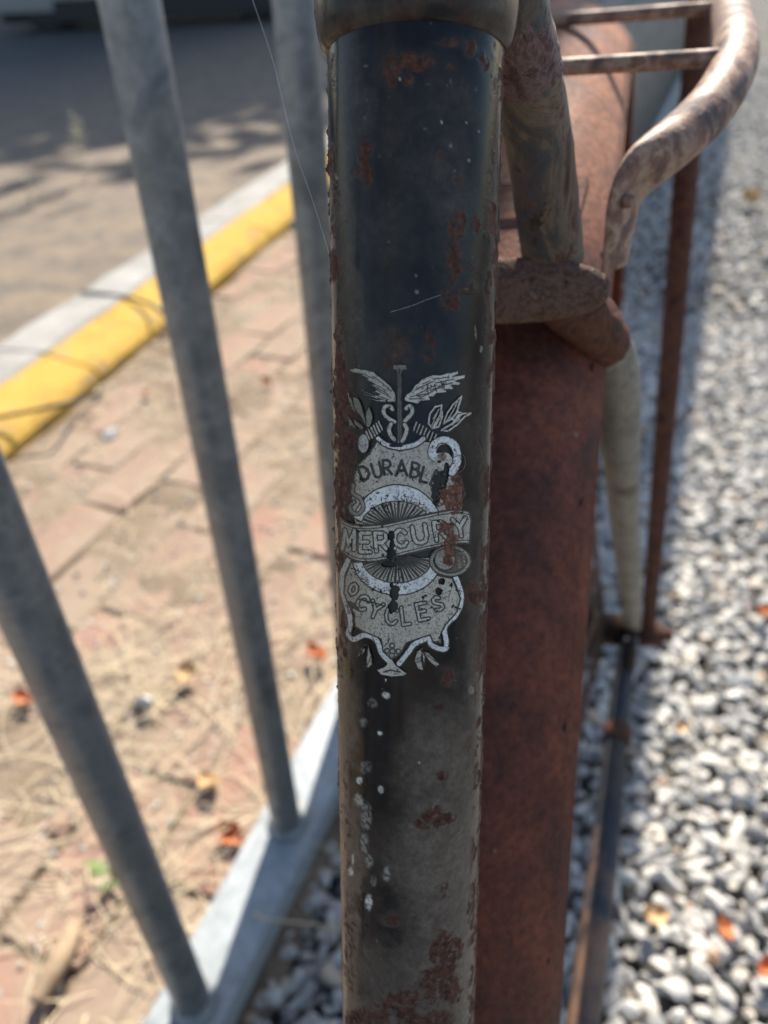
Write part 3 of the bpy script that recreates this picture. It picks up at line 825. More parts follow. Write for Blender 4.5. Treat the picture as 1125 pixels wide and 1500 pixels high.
# chain stays, bottom bracket, crank, chainwheel, chain-side tubes
BBp = T1 + TD * .486
def from_bb(B, R_, U): return BBp + np.array([B, -R_, U])
for sgn in (1, -1):
    cs = [L(-.01, .053 * sgn, -.002), L(-.06, .0495 * sgn, -.0075), L(-.16, .0448 * sgn, -.020), L(-.25, .039 * sgn, -.0285), L(-.36, .030 * sgn, -.042), BBp + np.array([.012, -.022 * sgn, 0])]
    o = link('chain_stay', tube_mesh('chain_stay', cs, [.0062, .0068, .0078, .0082, .0085, .0088], M['chainstay'], 24, 10), bike)
    if sgn == 1: tag(o, 'dark chain stay with rust along its upper edge')
    link('stay_collar', tube_mesh('stay_collar', [L(-.080, .0488 * sgn, -.0098), L(-.091, .0483 * sgn, -.0113)], .0088, M['rust'], 20, 2, False), bike)
link('bottom_bracket', lathe_mesh('bottom_bracket', [(.017, -.036), (.021, -.034), (.021, .034), (.017, .036)], M['tube'], 32), bike).location = BBp
for o in bike.children:
    if o.name.startswith('bottom_bracket'):
        for k_ in ('rust', 'film', 'speck'):
            fattr(o.data, k_, np.full(len(o.data.vertices), .5 if k_ == 'film' else 0.1))
crank = empty('crankset'); crank.parent = bike; crank.location = BBp
link('chainwheel', lathe_mesh('chainwheel', [(.020, .040), (.088, .040), (.092, .041), (.092, .043), (.088, .044), (.020, .044)], M['rust'], 46), crank)
for sgn, an in ((1, 272), (-1, 92)):
    c_, s_ = math.cos(math.radians(an)), math.sin(math.radians(an))
    link('crank_arm', tube_mesh('crank_arm', [(0, sgn * -.055, 0), (c_ * .165, sgn * -.062, s_ * .165)], [.011, .009], M['rust'], 12, 2, False), crank)
    link('pedal', box_mesh('pedal', (c_ * .165 - .04, sgn * -.12 - .04, s_ * .165 - .012), (c_ * .165 + .04, sgn * -.12 + .04, s_ * .165 + .012), M['rubber'], .006), crank)
# step-through front triangle
HT = from_bb(-.64, 0, .40)
HB = from_bb(-.585, 0, .275)
tubes = [('down_tube', [BBp, HB + np.array([.0, 0, -.002])], .0143), ('loop_tube', [T1 + TD * .345, from_bb(-.25, 0, .185), from_bb(-.45, 0, .26), HB + (HT - HB) * .72], .0135), ('head_tube', [HB - (HT - HB) * .1, HT + (HT - HB) * .18], .0175)]
for nme, pth, rd in tubes:
    me = tube_mesh(nme, pth, rd, M['tube'], 28, 12)
    nv = len(me.vertices)
    fattr(me, 'film', np.clip(.45 + .3 * rng.normal(size=nv), 0, 1)); fattr(me, 'rust', np.clip(.1 + .2 * rng.normal(size=nv), 0, 1)); fattr(me, 'speck', np.zeros(nv))
    link(nme, me, bike)
# seat post and saddle
sp0 = T1 + TD * (SL - .039)
link('seat_post', tube_mesh('seat_post', [sp0 - TD * -.01, sp0 - TD * .14], .0127, M['rust_pale'], 24, 2, False), bike)
sc_ = sp0 - TD * .17
V, nr, nc = [], 22, 13
for i in range(nr):
    u_ = i / (nr - 1)
    hw = .016 + .082 * sstep(.35, .85, u_) * (1 - .35 * sstep(.93, 1.0, u_))
    for j in range(nc):
        w_ = -1 + 2 * j / (nc - 1)
        z = .012 + .018 * u_ ** 2 - .05 * abs(w_) ** 2.5 - .02 * sstep(.9, 1, u_)
        V.append(sc_ + np.array([-.13 + .26 * u_, w_ * hw, z]))
sd_ = link('saddle', mesh_np('saddle', V, grid_faces(nr, nc), M['saddle']), bike)
sm = sd_.modifiers.new('thickness', 'SOLIDIFY'); sm.thickness = .004
for sgn in (1, -1):
    link('saddle_rail', tube_mesh('saddle_rail', [sc_ + np.array([-.1, .01 * sgn, 0]), sc_ + np.array([-.03, .02 * sgn, -.03]), sc_ + np.array([.05, .022 * sgn, -.03]), sc_ + np.array([.11, .05 * sgn, .01])], .0035, M['rust'], 10, 6), sd_)

# front wheel, fork and handlebar
FAX = HB + np.array([-.115, 0, -.30]); FAX[2] = WR
fw = empty('front_wheel'); fw.parent = bike; fw.location = FAX
for ch in list(wheel.children):
    c = ch.copy(); COL.objects.link(c); c.parent = fw
for sgn in (1, -1):
    link('fork_blade', tube_mesh('fork_blade', [HB + np.array([.004, .022 * sgn, -.03]), HB + np.array([-.03, .045 * sgn, -.12]), FAX + np.array([.02, .05 * sgn, .08]), FAX + np.array([0, .05 * sgn, 0])], [.011, .010, .008, .006], M['chainstay'], 18, 8), bike)
link('fork_crown', box_mesh('fork_crown', HB + np.array([-.016, -.034, -.042]), HB + np.array([.022, .034, -.018]), M['chainstay'], .005), bike)
HS = HT + (HT - HB) * .18
link('handlebar', tube_mesh('handlebar', [HS + np.array([.20, .26, .05]), HS + np.array([.02, .25, .085]), HS + np.array([-.05, .1, .07]), HS + np.array([-.03, 0, .05]), HS + np.array([-.05, -.1, .07]), HS + np.array([.02, -.25, .085]), HS + np.array([.20, -.26, .05])], .011, M['rust_pale'], 18, 8), bike)
link('handlebar_stem', tube_mesh('handlebar_stem', [HS - (HT - HB) * .1, HS + np.array([-.03, 0, .05])], .012, M['rust_pale'], 18, 2, False), bike)

# ------------------------------------------------------------------ the silver transfer on the seat tube
# print drawn in units of 1/4.6875 photo pixel, origin at (480, 520)
U0, CS = 2.7, 4.6875
cx_ = np.arange(30, 1010, U0); cy_ = np.arange(40, 2290, U0)
GX, GY = np.meshgrid(cx_, cy_)                  # rows = y
ink = np.zeros(GX.shape); cov = np.zeros(GX.shape); dimm = np.zeros(GX.shape)
wx = 3.0 * fbm(GX / 26, GY / 26, 3, 201); wy = 3.0 * fbm(GX / 26, GY / 26, 3, 211)
QX, QY = GX + wx, GY + wy                       # slightly ragged print edges

def box_of(P, pad):
    x0, y0 = P.min(0) - pad; x1, y1 = P.max(0) + pad
    i0, i1 = np.searchsorted(cx_, [x0, x1]); j0, j1 = np.searchsorted(cy_, [y0, y1])
    return slice(max(j0, 0), max(j1, 0)), slice(max(i0, 0), max(i1, 0))
def seg_dist(X, Y, P):
    d_ = np.full(X.shape, 1e9)
    for a, b_ in zip(P[:-1], P[1:]):
        e = b_ - a; q = e @ e + 1e-9
        tt = np.clip(((X - a[0]) * e[0] + (Y - a[1]) * e[1]) / q, 0, 1)
        d_ = np.minimum(d_, np.hypot(X - a[0] - tt * e[0], Y - a[1] - tt * e[1]))
    return d_
def put(sl, mk, val, dm, erase=False):
    if erase:
        cov[sl] *= (1 - mk); return
    ink[sl] = ink[sl] * (1 - mk) + val * mk
    dimm[sl] = dimm[sl] * (1 - mk) + dm * mk
    cov[sl] = np.maximum(cov[sl], mk)
def pts(P, oy=0, smooth=False, n=6):
    P = np.array(P, float); P[:, 1] += oy
    return catmull(P, n) if smooth else P
def stroke(P, w, val=0.0, dm=0.0, oy=0, smooth=False):
    P = pts(P, oy, smooth)
    sl = box_of(P, w + 14)
    if ink[sl].size == 0: return
    d_ = seg_dist(QX[sl], QY[sl], P)
    put(sl, 1 - sstep(w / 2 - 2.4, w / 2 + 2.4, d_), val, dm)
def fill(P, val=.5, dm=0.0, oy=0, smooth=False, line=0, erase=False):
    P = pts(P, oy, False)
    if smooth:
        P = catmull(np.vstack([P, P[:1]]), 6)
    else:
        P = np.vstack([P, P[:1]])
    sl = box_of(P, 14)
    X, Y = QX[sl], QY[sl]
    if X.size == 0: return
    ins = np.zeros(X.shape, bool)
    for a, b_ in zip(P[:-1], P[1:]):
        if a[1] == b_[1]: continue
        c = ((a[1] > Y) != (b_[1] > Y)) & (X < (b_[0] - a[0]) * (Y - a[1]) / (b_[1] - a[1]) + a[0])
        ins ^= c
    d_ = seg_dist(X, Y, P); sd = np.where(ins, -d_, d_)
    put(sl, 1 - sstep(-2.4, 2.4, sd), val, dm, erase)
    if line: stroke(P, line, 0.0)
def arc(cx, cy, rx, ry, a0, a1, n=24):
    return [(cx + rx * math.cos(math.radians(a)), cy + ry * math.sin(math.radians(a))) for a in np.linspace(a0, a1, n)]
GL = {'D': [[(0, 0), (0, 1)], [(0, 0), (.55, .06), (.9, .32), (.9, .68), (.55, .94), (0, 1)]],
      'U': [[(0, 0), (0, .65), (.15, .92), (.45, 1), (.75, .92), (.9, .65), (.9, 0)]],
      'R': [[(0, 1), (0, 0), (.55, .02), (.85, .14), (.85, .4), (.55, .54), (0, .54)], [(.4, .54), (.9, 1)]],
      'A': [[(0, 1), (.45, 0), (.95, 1)], [(.2, .66), (.75, .66)]],
      'B': [[(0, 1), (0, 0), (.55, .03), (.8, .14), (.8, .36), (.55, .47), (0, .48)], [(.5, .48), (.88, .6), (.88, .86), (.55, .98), (0, 1)]],
      'L': [[(0, 0), (0, 1), (.75, 1)]],
      'M': [[(0, 1), (.08, 0), (.5, .75), (.92, 0), (1, 1)]],
      'E': [[(.8, 0), (0, 0), (0, 1), (.8, 1)], [(0, .48), (.62, .48)]],
      'C': [[(.9, .2), (.7, .03), (.4, 0), (.1, .18), (0, .5), (.1, .82), (.4, 1), (.7, .97), (.9, .8)]],
      'Y': [[(0, 0), (.45, .5), (.9, 0)], [(.45, .5), (.45, 1)]],
      'S': [[(.8, .15), (.5, 0), (.15, .1), (.1, .32), (.45, .5), (.8, .66), (.78, .9), (.45, 1), (.05, .88)]],
      'O': [[(.45, 0), (.1, .18), (0, .5), (.1, .82), (.45, 1), (.8, .82), (.9, .5), (.8, .18), (.45, 0)]]}
def glyph(ch, cx, cy, w, h, rot, wd, val, oy=0, skew=0.0, dm=0.0):
    c_, s_ = math.cos(math.radians(rot)), math.sin(math.radians(rot))
    for ln in GL[ch]:
        P = []
        for a, b_ in ln:
            x, y = (a - .45) * w + skew * (.5 - b_) * h, (b_ - .5) * h
            P.append((cx + x * c_ - y * s_, cy + x * s_ + y * c_))
        stroke(P, wd, val, dm, oy)
LO = 1031
# wings
fill([(152, 100), (200, 92), (262, 104), (318, 115), (352, 145), (395, 178), (432, 215), (462, 255), (470, 300), (466, 318), (400, 322), (330, 314), (392, 302), (300, 285), (372, 270), (305, 240), (352, 238), (300, 205), (332, 200), (270, 168), (292, 160), (236, 135), (262, 130), (180, 118)], .62, .25)
for a, b_ in (((300, 200), (420, 270)), ((330, 235), (440, 290)), ((300, 262), (420, 306)), ((270, 165), (400, 240)), ((330, 150), (440, 250)), ((250, 130), (330, 165))): stroke([a, b_], 6)
for a, b_ in (((240, 240), (330, 285)), ((250, 225), (340, 265)), ((255, 265), (350, 300)), ((290, 300), (380, 318))): stroke([a, b_], 5, .42, .4)
fill([(528, 300), (545, 270), (575, 250), (600, 210), (650, 165), (720, 138), (770, 140), (820, 125), (890, 112), (888, 128), (846, 150), (935, 138), (930, 158), (860, 178), (905, 190), (896, 205), (838, 205), (858, 232), (800, 235), (815, 252), (740, 262), (720, 285), (690, 282), (700, 308), (640, 312), (618, 332), (540, 315)], .66)
for a, b_ in (((600, 240), (720, 180)), ((610, 270), (740, 205)), ((720, 165), (830, 150)), ((640, 290), (760, 225)), ((740, 190), (860, 165)), ((760, 215), (850, 190)), ((570, 285), (690, 262)), ((700, 240), (800, 215)), ((650, 200), (700, 175)), ((560, 300), (660, 300)), ((680, 225), (690, 270)), ((730, 200), (745, 250)), ((770, 180), (790, 225))): stroke([a, b_], 7)
# staff and snakes
fill([(455, 68), (540, 66), (545, 98), (512, 106), (514, 600), (480, 604), (478, 106), (452, 96)], .36, .55)
for x in (485, 497, 508): stroke([(x, 120), (x - 2, 596)], 5)
for P in ([(448, 372), (430, 350), (400, 352), (388, 382), (404, 420), (440, 446), (462, 458)], [(440, 470), (424, 505), (436, 550), (462, 580)], [(540, 366), (560, 350), (580, 366), (576, 400), (552, 430), (532, 452)], [(530, 476), (544, 510), (530, 560), (514, 588)]):
    stroke(P, 36, 0.0, smooth=True); stroke(P, 23, .66, .1, smooth=True)
fill(arc(428, 358, 9, 7, 0, 360, 12), 0.0); fill(arc(556, 362, 8, 7, 0, 360, 12), 0.0)
# flames left (dim) and right
for P in ([(180, 290), (215, 300), (245, 370), (268, 480), (236, 420), (200, 380)], [(290, 355), (312, 420), (300, 480), (276, 490), (268, 420)], [(100, 380), (150, 420), (200, 500), (150, 480)], [(140, 240), (170, 300), (200, 400), (160, 340)], [(190, 440), (250, 490), (240, 510), (200, 480)]):
    fill(P, .55, .75, smooth=True); stroke(P, 5, 0.0, smooth=True)
for P in ([(690, 470), (700, 400), (735, 355), (778, 342), (776, 395), (745, 450), (715, 505)], [(730, 500), (765, 430), (775, 370), (782, 420), (760, 490)], [(790, 470), (815, 400), (850, 345), (912, 284), (892, 350), (880, 395), (832, 445)], [(778, 515), (850, 470), (895, 410), (930, 400), (975, 400), (930, 425), (880, 480), (820, 522)], [(845, 440), (890, 390), (915, 400), (870, 450)]):
    stroke(P + P[:1], 12, .66); 
for a, b_ in (((710, 490), (750, 390)), ((735, 490), (770, 400)), ((810, 455), (880, 340)), ((830, 430), (890, 310)), ((800, 505), (900, 440)), ((720, 440), (760, 370)), ((850, 480), (900, 430))): stroke([a, b_], 9, .5)
# torches
for q in range(6):
    x, y = 285 + q * 17, 560 - q * 14
    stroke([(x - 14, y - 34), (x + 10, y + 22)], 13, .6, .25)
fill(arc(252, 606, 38, 66, 0, 360, 20), .78, .35, line=7)
for q in range(7):
    x, y = 598 + q * 22, 490 + q * 14
    stroke([(x + 12, y - 30), (x - 8, y + 26)], 12, .5, .15)
# shield, upper half
fill([(345, 590), (420, 640), (495, 660), (570, 645), (655, 595), (700, 600), (705, 690), (740, 725), (800, 740), (845, 800), (900, 830), (920, 900), (905, 1010), (930, 1100), (400, 1160), (200, 1160), (170, 1030), (185, 900), (190, 830), (215, 750), (285, 680), (330, 620)], .5)
P = [(352, 572), (390, 605), (440, 625), (500, 634), (565, 624), (615, 605), (655, 574)]
stroke(P, 46, 0.0, smooth=True); stroke(P, 27, .95, smooth=True)
stroke([(330, 610), (290, 680), (216, 752), (190, 830), (186, 900)], 10, 0.0, .3)
# scroll at upper right
P = [(760, 705), (722, 690), (716, 650), (736, 610), (780, 586), (830, 592), (868, 630), (882, 690), (876, 750), (850, 800)]
stroke(P, 66, 0.0, smooth=True); stroke(P, 52, .92, smooth=True)
stroke([(738, 640), (760, 612), (800, 606), (838, 634), (856, 680), (850, 720)], 8, 0.0, smooth=True)
fill(arc(790, 720, 60, 55, 0, 360, 20), .62)
stroke([(860, 700), (915, 684), (938, 724), (925, 780), (890, 808)], 6, .35, .9, smooth=True)
# lettering on the shield
for ch, x, y, rt, w in (('D', 258, 808, -22, 62), ('U', 343, 790, -13, 60), ('R', 412, 768, -6, 56), ('A', 508, 775, 0, 76), ('B', 602, 787, 8, 60), ('L', 668, 822, 15, 54), ('E', 742, 850, 22, 54)):
    glyph(ch, x, y, w, 100, rt, 19, .03)
# ring
def ring(cy, rx0, ry0, rx1, ry1, a0, a1, val):
    fill(arc(478, cy, rx0, ry0, a0, a1, 40) + arc(478, cy, rx1, ry1, a1, a0, 40), val, line=9)
ring(1200, 305, 312, 248, 198, 196, 344, .97)
ring(1200 + 190, 300, 255, 236, 170, 8, 172, .97)
fill(arc(478, 1200, 244, 194, 180, 360, 40), .46); fill(arc(478, 1390, 232, 166, 0, 180, 40), .46)
for q in range(24):                                # sunburst, above and below the ribbon
    a = math.radians(188 + q * 7.1)
    ww = 8 if q % 2 else 15
    stroke([(478 + 60 * math.cos(a), 1200 + 40 * math.sin(a)), (478 + 236 * math.cos(a), 1200 + 186 * math.sin(a))], ww, .0)
    a = math.radians(8 + q * 7.1)
    stroke([(478 + 50 * math.cos(a), 1370 + 20 * math.sin(a)), (478 + 222 * math.cos(a), 1390 + 158 * math.sin(a))], ww, .0)
for q in range(70):                                # stipple
    a = math.radians(rng.uniform(268, 335)); k_ = rng.uniform(0, 1) ** 1.6
    fill(arc(478 + (252 + 26 * k_) * math.cos(a), 1200 + (204 + 45 * k_) * math.sin(a), 4.5, 4.5, 0, 360, 8), .05)
    a = math.radians(rng.uniform(100, 160)); 
    fill(arc(478 + (296 - 26 * k_) * math.cos(a), 1390 + (250 - 40 * k_) * math.sin(a), 4.5, 4.5, 0, 360, 8), .05)
# scroll at left
P = [(186, 890), (182, 945), (232, 985), (250, 1040), (225, 1085), (180, 1082), (162, 1040), (190, 1004)]
stroke(P, 34, 0.0, smooth=True); stroke(P, 20, .55, .5, smooth=True)
# shield, lower half
low = [(170, 385), (128, 500), (120, 600), (150, 680), (190, 745), (196, 830), (240, 858), (372, 916), (384, 1000), (440, 1056), (500, 1020), (540, 942), (700, 886), (716, 930), (775, 948), (770, 885), (800, 825), (880, 730), (905, 640), (850, 500), (750, 478)]
outer_l = [(150, 375), (108, 480), (112, 600), (140, 690), (166, 800), (150, 880), (190, 918), (262, 888), (338, 922), (376, 1012), (428, 1072)]
outer_r = [(872, 490), (908, 590), (905, 680), (868, 760), (800, 835), (812, 965), (772, 985), (705, 952), (690, 912), (600, 948), (558, 1002), (492, 1084)]
for o_ in (outer_l, outer_r):
    stroke(o_, 46, 0.0, 0, LO, True); stroke(o_, 31, .92, .0, LO, True)
fill(low, .5, 0, LO, line=10)
ring(1200 + 190, 300, 255, 236, 170, 8, 172, .97)
fill(arc(478, 1390, 232, 166, 0, 180, 40), .46)
for q in range(24):
    a = math.radians(8 + q * 7.1); ww = 8 if q % 2 else 15
    stroke([(478 + 50 * math.cos(a), 1370 + 20 * math.sin(a)), (478 + 222 * math.cos(a), 1390 + 158 * math.sin(a))], ww, .0)
for q in range(60):
    k_ = rng.uniform(0, 1) ** 1.6; a = math.radians(rng.uniform(100, 165))
    fill(arc(478 + (296 - 26 * k_) * math.cos(a), 1390 + (250 - 40 * k_) * math.sin(a), 4.5, 4.5, 0, 360, 8), .05)
for ch, x, y, rt, w, h in (('O', 184, 575, 18, 52, 74), ('C', 246, 668, 28, 70, 96), ('Y', 334, 715, 20, 84, 104), ('C', 440, 752, 6, 76, 118), ('L', 540, 755, -6, 62, 118), ('E', 652, 726, -12, 74, 112), ('S', 752, 672, -22, 64, 92)):
    glyph(ch, x, y, w, h, rt, 33, 0.0, LO); glyph(ch, x, y, w, h, rt, 15, .56, LO)
fill([(135, 655), (165, 655), (225, 705), (218, 720), (175, 705)], 0.0, 0, LO)
stroke([(215, 640), (270, 655), (330, 668), (395, 690)], 9, 0.0, 0, LO, True)
# ribbon with the name
top = [(96, 85), (130, 112), (200, 134), (340, 134), (480, 108), (650, 68), (800, 36), (905, 28), (962, 42)]
bot = [(966, 262), (900, 262), (800, 276), (650, 308), (480, 352), (330, 384), (220, 384), (140, 348), (96, 290)]
tp, bt = catmull(np.array(top, float), 5), catmull(np.array(bot, float), 5)
rp = [tuple(p) for p in tp] + [(978, 100)] + [tuple(p) for p in bt]
fill(rp, .52, .05, LO, line=13)
stroke([(p[0], p[1] + 22) for p in tp], 6, 0.0, 0, LO); stroke([(p[0], p[1] - 22) for p in bt], 6, 0.0, 0, LO)
for ch, x, y, w, h, rt in (('M', 152, 236, 78, 132, 4), ('E', 268, 254, 80, 130, 0), ('R', 372, 248, 84, 124, -5), ('C', 500, 226, 86, 112, -8), ('U', 632, 198, 96, 120, -10), ('R', 770, 172, 80, 122, -10), ('Y', 902, 150, 96, 118, -8)):
    glyph(ch, x, y, w, h, rt, 38, 0.0, LO); glyph(ch, x, y, w, h, rt, 21, .64, LO)
# scroll at right under the ribbon
fill(arc(836, 380, 140, 108, 0, 360, 30), .48, .5, LO, line=10)
fill(arc(836, 380, 112, 82, 0, 360, 30), .26, .6, LO, line=9)
fill(arc(800, 370, 70, 74, 0, 360, 30), .46, .4, LO, line=8)
for q in range(60):
    fill(arc(rng.uniform(890, 940), rng.uniform(320, 430), 3.5, 3.5, 0, 360, 8), .5, .4, LO)
# berries, foot, sprigs
for x, y in ((445, 960), (412, 995), (447, 998), (486, 1000), (445, 1030)):
    fill(arc(x, y, 17, 17, 0, 360, 16), .5, 0, LO, line=9)
fill([(440, 1052), (470, 1100), (520, 1135), (546, 1150), (520, 1165), (440, 1172), (370, 1158), (345, 1128), (400, 1104)], .58, 0, LO)
stroke([(390, 1140), (440, 1128), (500, 1142)], 10, 0.0, 0, LO)
fill([(395, 1185), (412, 1190), (400, 1215)], .6, 0, LO)
for P in ([(205, 1040), (230, 985), (265, 950), (262, 1000), (240, 1030)], [(270, 1110), (275, 1040), (285, 960), (305, 1030), (312, 1090), (290, 1112)], [(228, 1010), (270, 960), (282, 950)], [(595, 1060), (612, 1000), (650, 975), (640, 1040), (655, 1130), (620, 1120)], [(650, 1000), (690, 1010), (765, 1090), (740, 1105), (690, 1060)], [(640, 985), (668, 1040), (660, 1100)]):
    fill(P, .5, .2, LO, line=5); stroke([P[0], P[len(P) // 2]], 5, 0.0, 0, LO)
# flaked-off places and rust
n_ = fbm(GX / 34, GY / 34, 4, 301); n2_ = fbm(GX / 14, GY / 14, 4, 311)
def blot(lst, k1=.55):
    mk = np.zeros(GX.shape)
    for x, y, rx, ry in lst:
        dd = np.sqrt(((GX - x) / rx) ** 2 + ((GY - y) / ry) ** 2) + k1 * n_ + .25 * n2_
        mk = np.maximum(mk, 1 - sstep(.92, 1.06, dd))
    return mk
flake = blot([(440, LO + 205, 26, 34), (440, LO + 330, 34, 46), (430, LO + 402, 50, 20), (445, LO + 270, 16, 40), (458, LO + 600, 32, 60), (452, LO + 690, 32, 44), (440, LO + 545, 18, 22), (770, 880, 58, 88), (740, 960, 36, 60), (810, 800, 20, 50), (780, LO + 520, 22, 22), (760, LO + 590, 30, 22), (470, 620, 40, 10), (100, 500, 60, 200), (110, 800, 60, 200), (300, 240, 40, 14), (760, 730, 14, 10)])
cov = cov * (1 - flake)
rustd = blot([(840, 960, 82, 88), (880, 860, 40, 40), (870, 1030, 50, 50), (828, LO + 290, 40, 90), (800, LO + 160, 60, 44), (820, LO + 370, 34, 50), (778, 695, 34, 30), (860, LO + 230, 30, 30)], .8)
rustd = np.clip(rustd * (.75 + .6 * n2_) + .25 * blot([(820, LO + 250, 110, 150), (850, 960, 120, 130)], .8), 0, 1)
cov = np.maximum(cov, sstep(.25, .6, rustd))
ink = np.where(flake > .5, 0.0, ink)
# grime creeps in from the left edge
dimm = np.clip(dimm + .75 * (1 - sstep(90, 330, GX + 60 * n_)) + .25 * sstep(.1, .6, n_), 0, 1)
cov *= 1 - .8 * (1 - sstep(60, 200, GX + 90 * n_)) * (1 - sstep(LO - 60, LO + 60, GY))
An, Sn = px_to_tube(480 + GX / CS, 520 + GY / CS)
Pd = tube_pt(An, Sn, RT + .00030)
fcs = grid_faces(len(cy_), len(cx_))
keep = (cov.ravel()[fcs].max(1) > .02)
fcs = fcs[keep]
used = np.unique(fcs); remap = np.full(cov.size, -1); remap[used] = np.arange(len(used))
me = mesh_np('transfer', Pd.reshape(-1, 3)[used], remap[fcs], M['transfer'])
for k_, a in (('ink', ink), ('dim', dimm), ('cover', cov), ('rust', rustd)): fattr(me, k_, a.ravel()[used])
tr = link('transfer', me, seat_tube)
tag(tr, 'silver shield transfer lettered DURABLE MERCURY CYCLES with wings and a ribbon')

# threads of spider silk and a fallen seed on the tube
def silk(name, plist, rad, label, m_=None):
    o = link(name, tube_mesh(name, plist, rad, m_ or M['silk'], 6, 8))
    tag(o, label, 'thread'); return o
wpt = lambda px, py, d_: np.array([0, 0, H]) + ray(px, py) * d_
silk('spider_thread', [wpt(368, -6, .16), wpt(400, 90, .16), wpt(428, 205, .158), wpt(460, 300, .154), wpt(486, 385, .15)], .000035, 'long fine spider thread hanging left of the black tube')

def on_tube(pl): 
    a, b_ = px_to_tube(np.array([p[0] for p in pl], float), np.array([p[1] for p in pl], float))
    return [to_world(p) for p in tube_pt(a, b_, RT + .00025)]
silk('spider_thread', on_tube([(573, 457), (600, 449), (628, 438), (645, 432)]), .000015, 'short fine spider thread across the tube above the wings')

# ------------------------------------------------------------------ small things on the ground
def straw_mesh(n, pos_fn, lmin, lmax, wd, lift, seed):
    r4 = np.random.default_rng(seed)
    V, Fc = [], []
    k = 6
    for i in range(n):
        p = pos_fn(r4); a = r4.uniform(0, 6.283); ln = r4.uniform(lmin, lmax)
        cur = r4.normal() * 1.2; el = abs(r4.normal()) * lift
        q = np.array(p, float); d_ = a; w = wd * r4.uniform(.6, 1.4)
        for j in range(k):
            sd = np.array([-math.sin(d_), math.cos(d_), 0]) * w * (1 - .7 * j / k)
            V += [q - sd, q + sd]
            z_add = ln / k * math.sin(el * (1 - 1.6 * j / k))
            q = q + np.array([math.cos(d_), math.sin(d_), 0]) * ln / k + np.array([0, 0, z_add]); d_ += cur / k
            q[2] = max(q[2], .003)
            if j: Fc.append([len(V) - 4, len(V) - 3, len(V) - 1, len(V) - 2])
    return mesh_np('dry_grass', V, Fc, M['straw'])
cl = [(gp(60, 1380), .16), (gp(200, 1200), .15), (gp(330, 1150), .12), (gp(120, 1450), .14), (gp(300, 1020), .12), (gp(40, 1180), .12), (gp(430, 930), .08), (gp(200, 960), .12), (gp(340, 1310), .05), (gp(170, 560), .10), (gp(330, 640), .12)]
def sp_pos(r4):
    while True:
        if r4.random() < .8:
            c, s_ = cl[r4.integers(len(cl))]
            p = c + np.array([r4.normal() * s_, r4.normal() * s_, 0])
        else:
            p = F0 + FD * r4.uniform(-.4, 2.6) + FN * r4.uniform(-.95, -.04)
        if (p - F0) @ FN < -.03 and (p - K0) @ KN > .01: break
    p[2] = .004; return p
gr = link('dry_grass', straw_mesh(650, sp_pos, .04, .16, .0009, .35, 3))
tag(gr, 'dry straw coloured grass lying over the brick path', 'grass', kind='stuff')

def pebbles(n, seed):
    r4 = np.random.default_rng(seed)
    P = F0 + r4.uniform(-.5, 2.8, n)[:, None] * FD + r4.uniform(-.95, -.04, n)[:, None] * FN
    P = P[((P - K0) @ KN) > .02]; P[:, 2] = .002
    return scatter_stones(P, r4.uniform(.002, .006, len(P)), 1, r4)
a, b_, c_ = pebbles(4200, 9)
me = mesh_np('grit', a, b_, M['stone'], False); fattr(me, 'tone', np.clip(.05 + c_ * .95, 0, 1))
tag(link('grit', me), 'scattered grit on the dry soil of the brick path', 'grit', kind='stuff')

def leaf_mesh(L_, W_, curl, mat, seed):
    r4 = np.random.default_rng(seed); V = []
    nu, nv = 8, 5
    for i in range(nu):
        u_ = i / (nu - 1); hw = W_ * math.sin(math.pi * min(u_ * .92 + .05, 1)) ** .8 * (1 + .12 * r4.normal())
        for j in range(nv):
            w_ = -1 + 2 * j / (nv - 1)
            V.append((L_ * (u_ - .5), hw * w_, curl * L_ * ((u_ - .5) ** 2 * 1.6 + .5 * w_ ** 2) + .002 * r4.normal() * .6))
    return mesh_np('leaf', V, grid_faces(nu, nv), mat)
leaves = [(462, 962, .034, 'leaf_orange', 'bright orange leaf curled on the path just left of the black tube', -1),
          (214, 578, .026, 'leaf_orange', 'small orange leaf on the bricks left of the tallest fence bar', -1),
          (391, 560, .026, 'leaf_orange', 'orange leaf fragment lying on a pink brick between two fence bars', -1),
          (275, 990, .036, 'leaf_tan', 'tan curled leaf on the soil beside the middle fence bar', -1),
          (308, 1152, .032, 'leaf_tan', 'pale tan leaf on the straw between the two nearest bars', -1),
          (338, 1222, .032, 'leaf_orange', 'brownish orange leaf near the bottom rail between bars', -1),
          (240, 487, .03, 'leaf_tan', 'tan leaf lying against the foot of the yellow kerb', -1),
          (36, 1028, .030, 'leaf_orange', 'reddish leaf on the soil at the left border', -1),
          (1056, 1366, .022, 'leaf_orange', 'orange red leaf on the sunlit gravel near the bottom', 1),
          (1122, 1425, .024, 'leaf_orange', 'orange leaf on the gravel at the lower right border', 1),
          (1119, 902, .026, 'leaf_orange', 'small red leaf on the gravel halfway up the right border', 1),
          (992, 1072, .020, 'leaf_tan', 'small yellow leaf among the pale stones at mid right', 1),
          (1098, 298, .10, 'leaf_tan', 'dry tan leaf on the far gravel at the upper right', 1),
          (955, 1345, .026, 'leaf_tan', 'crumpled pale brown leaf on the gravel beside the chain stay shadow', 1)]
for i, (px, py, sz, mt, lb, side) in enumerate(leaves):
    p = gp(px, py, .012 if side > 0 else .010)
    o = link('dead_leaf', leaf_mesh(sz, sz * .36, .5, M[mt], i))
    o.location = (p[0], p[1], .016 if side > 0 else .010); o.rotation_euler = (rng.normal() * .25, rng.normal() * .25, rng.uniform(0, 6.28))
    tag(o, lb, 'leaf', 'dead leaves on the ground')
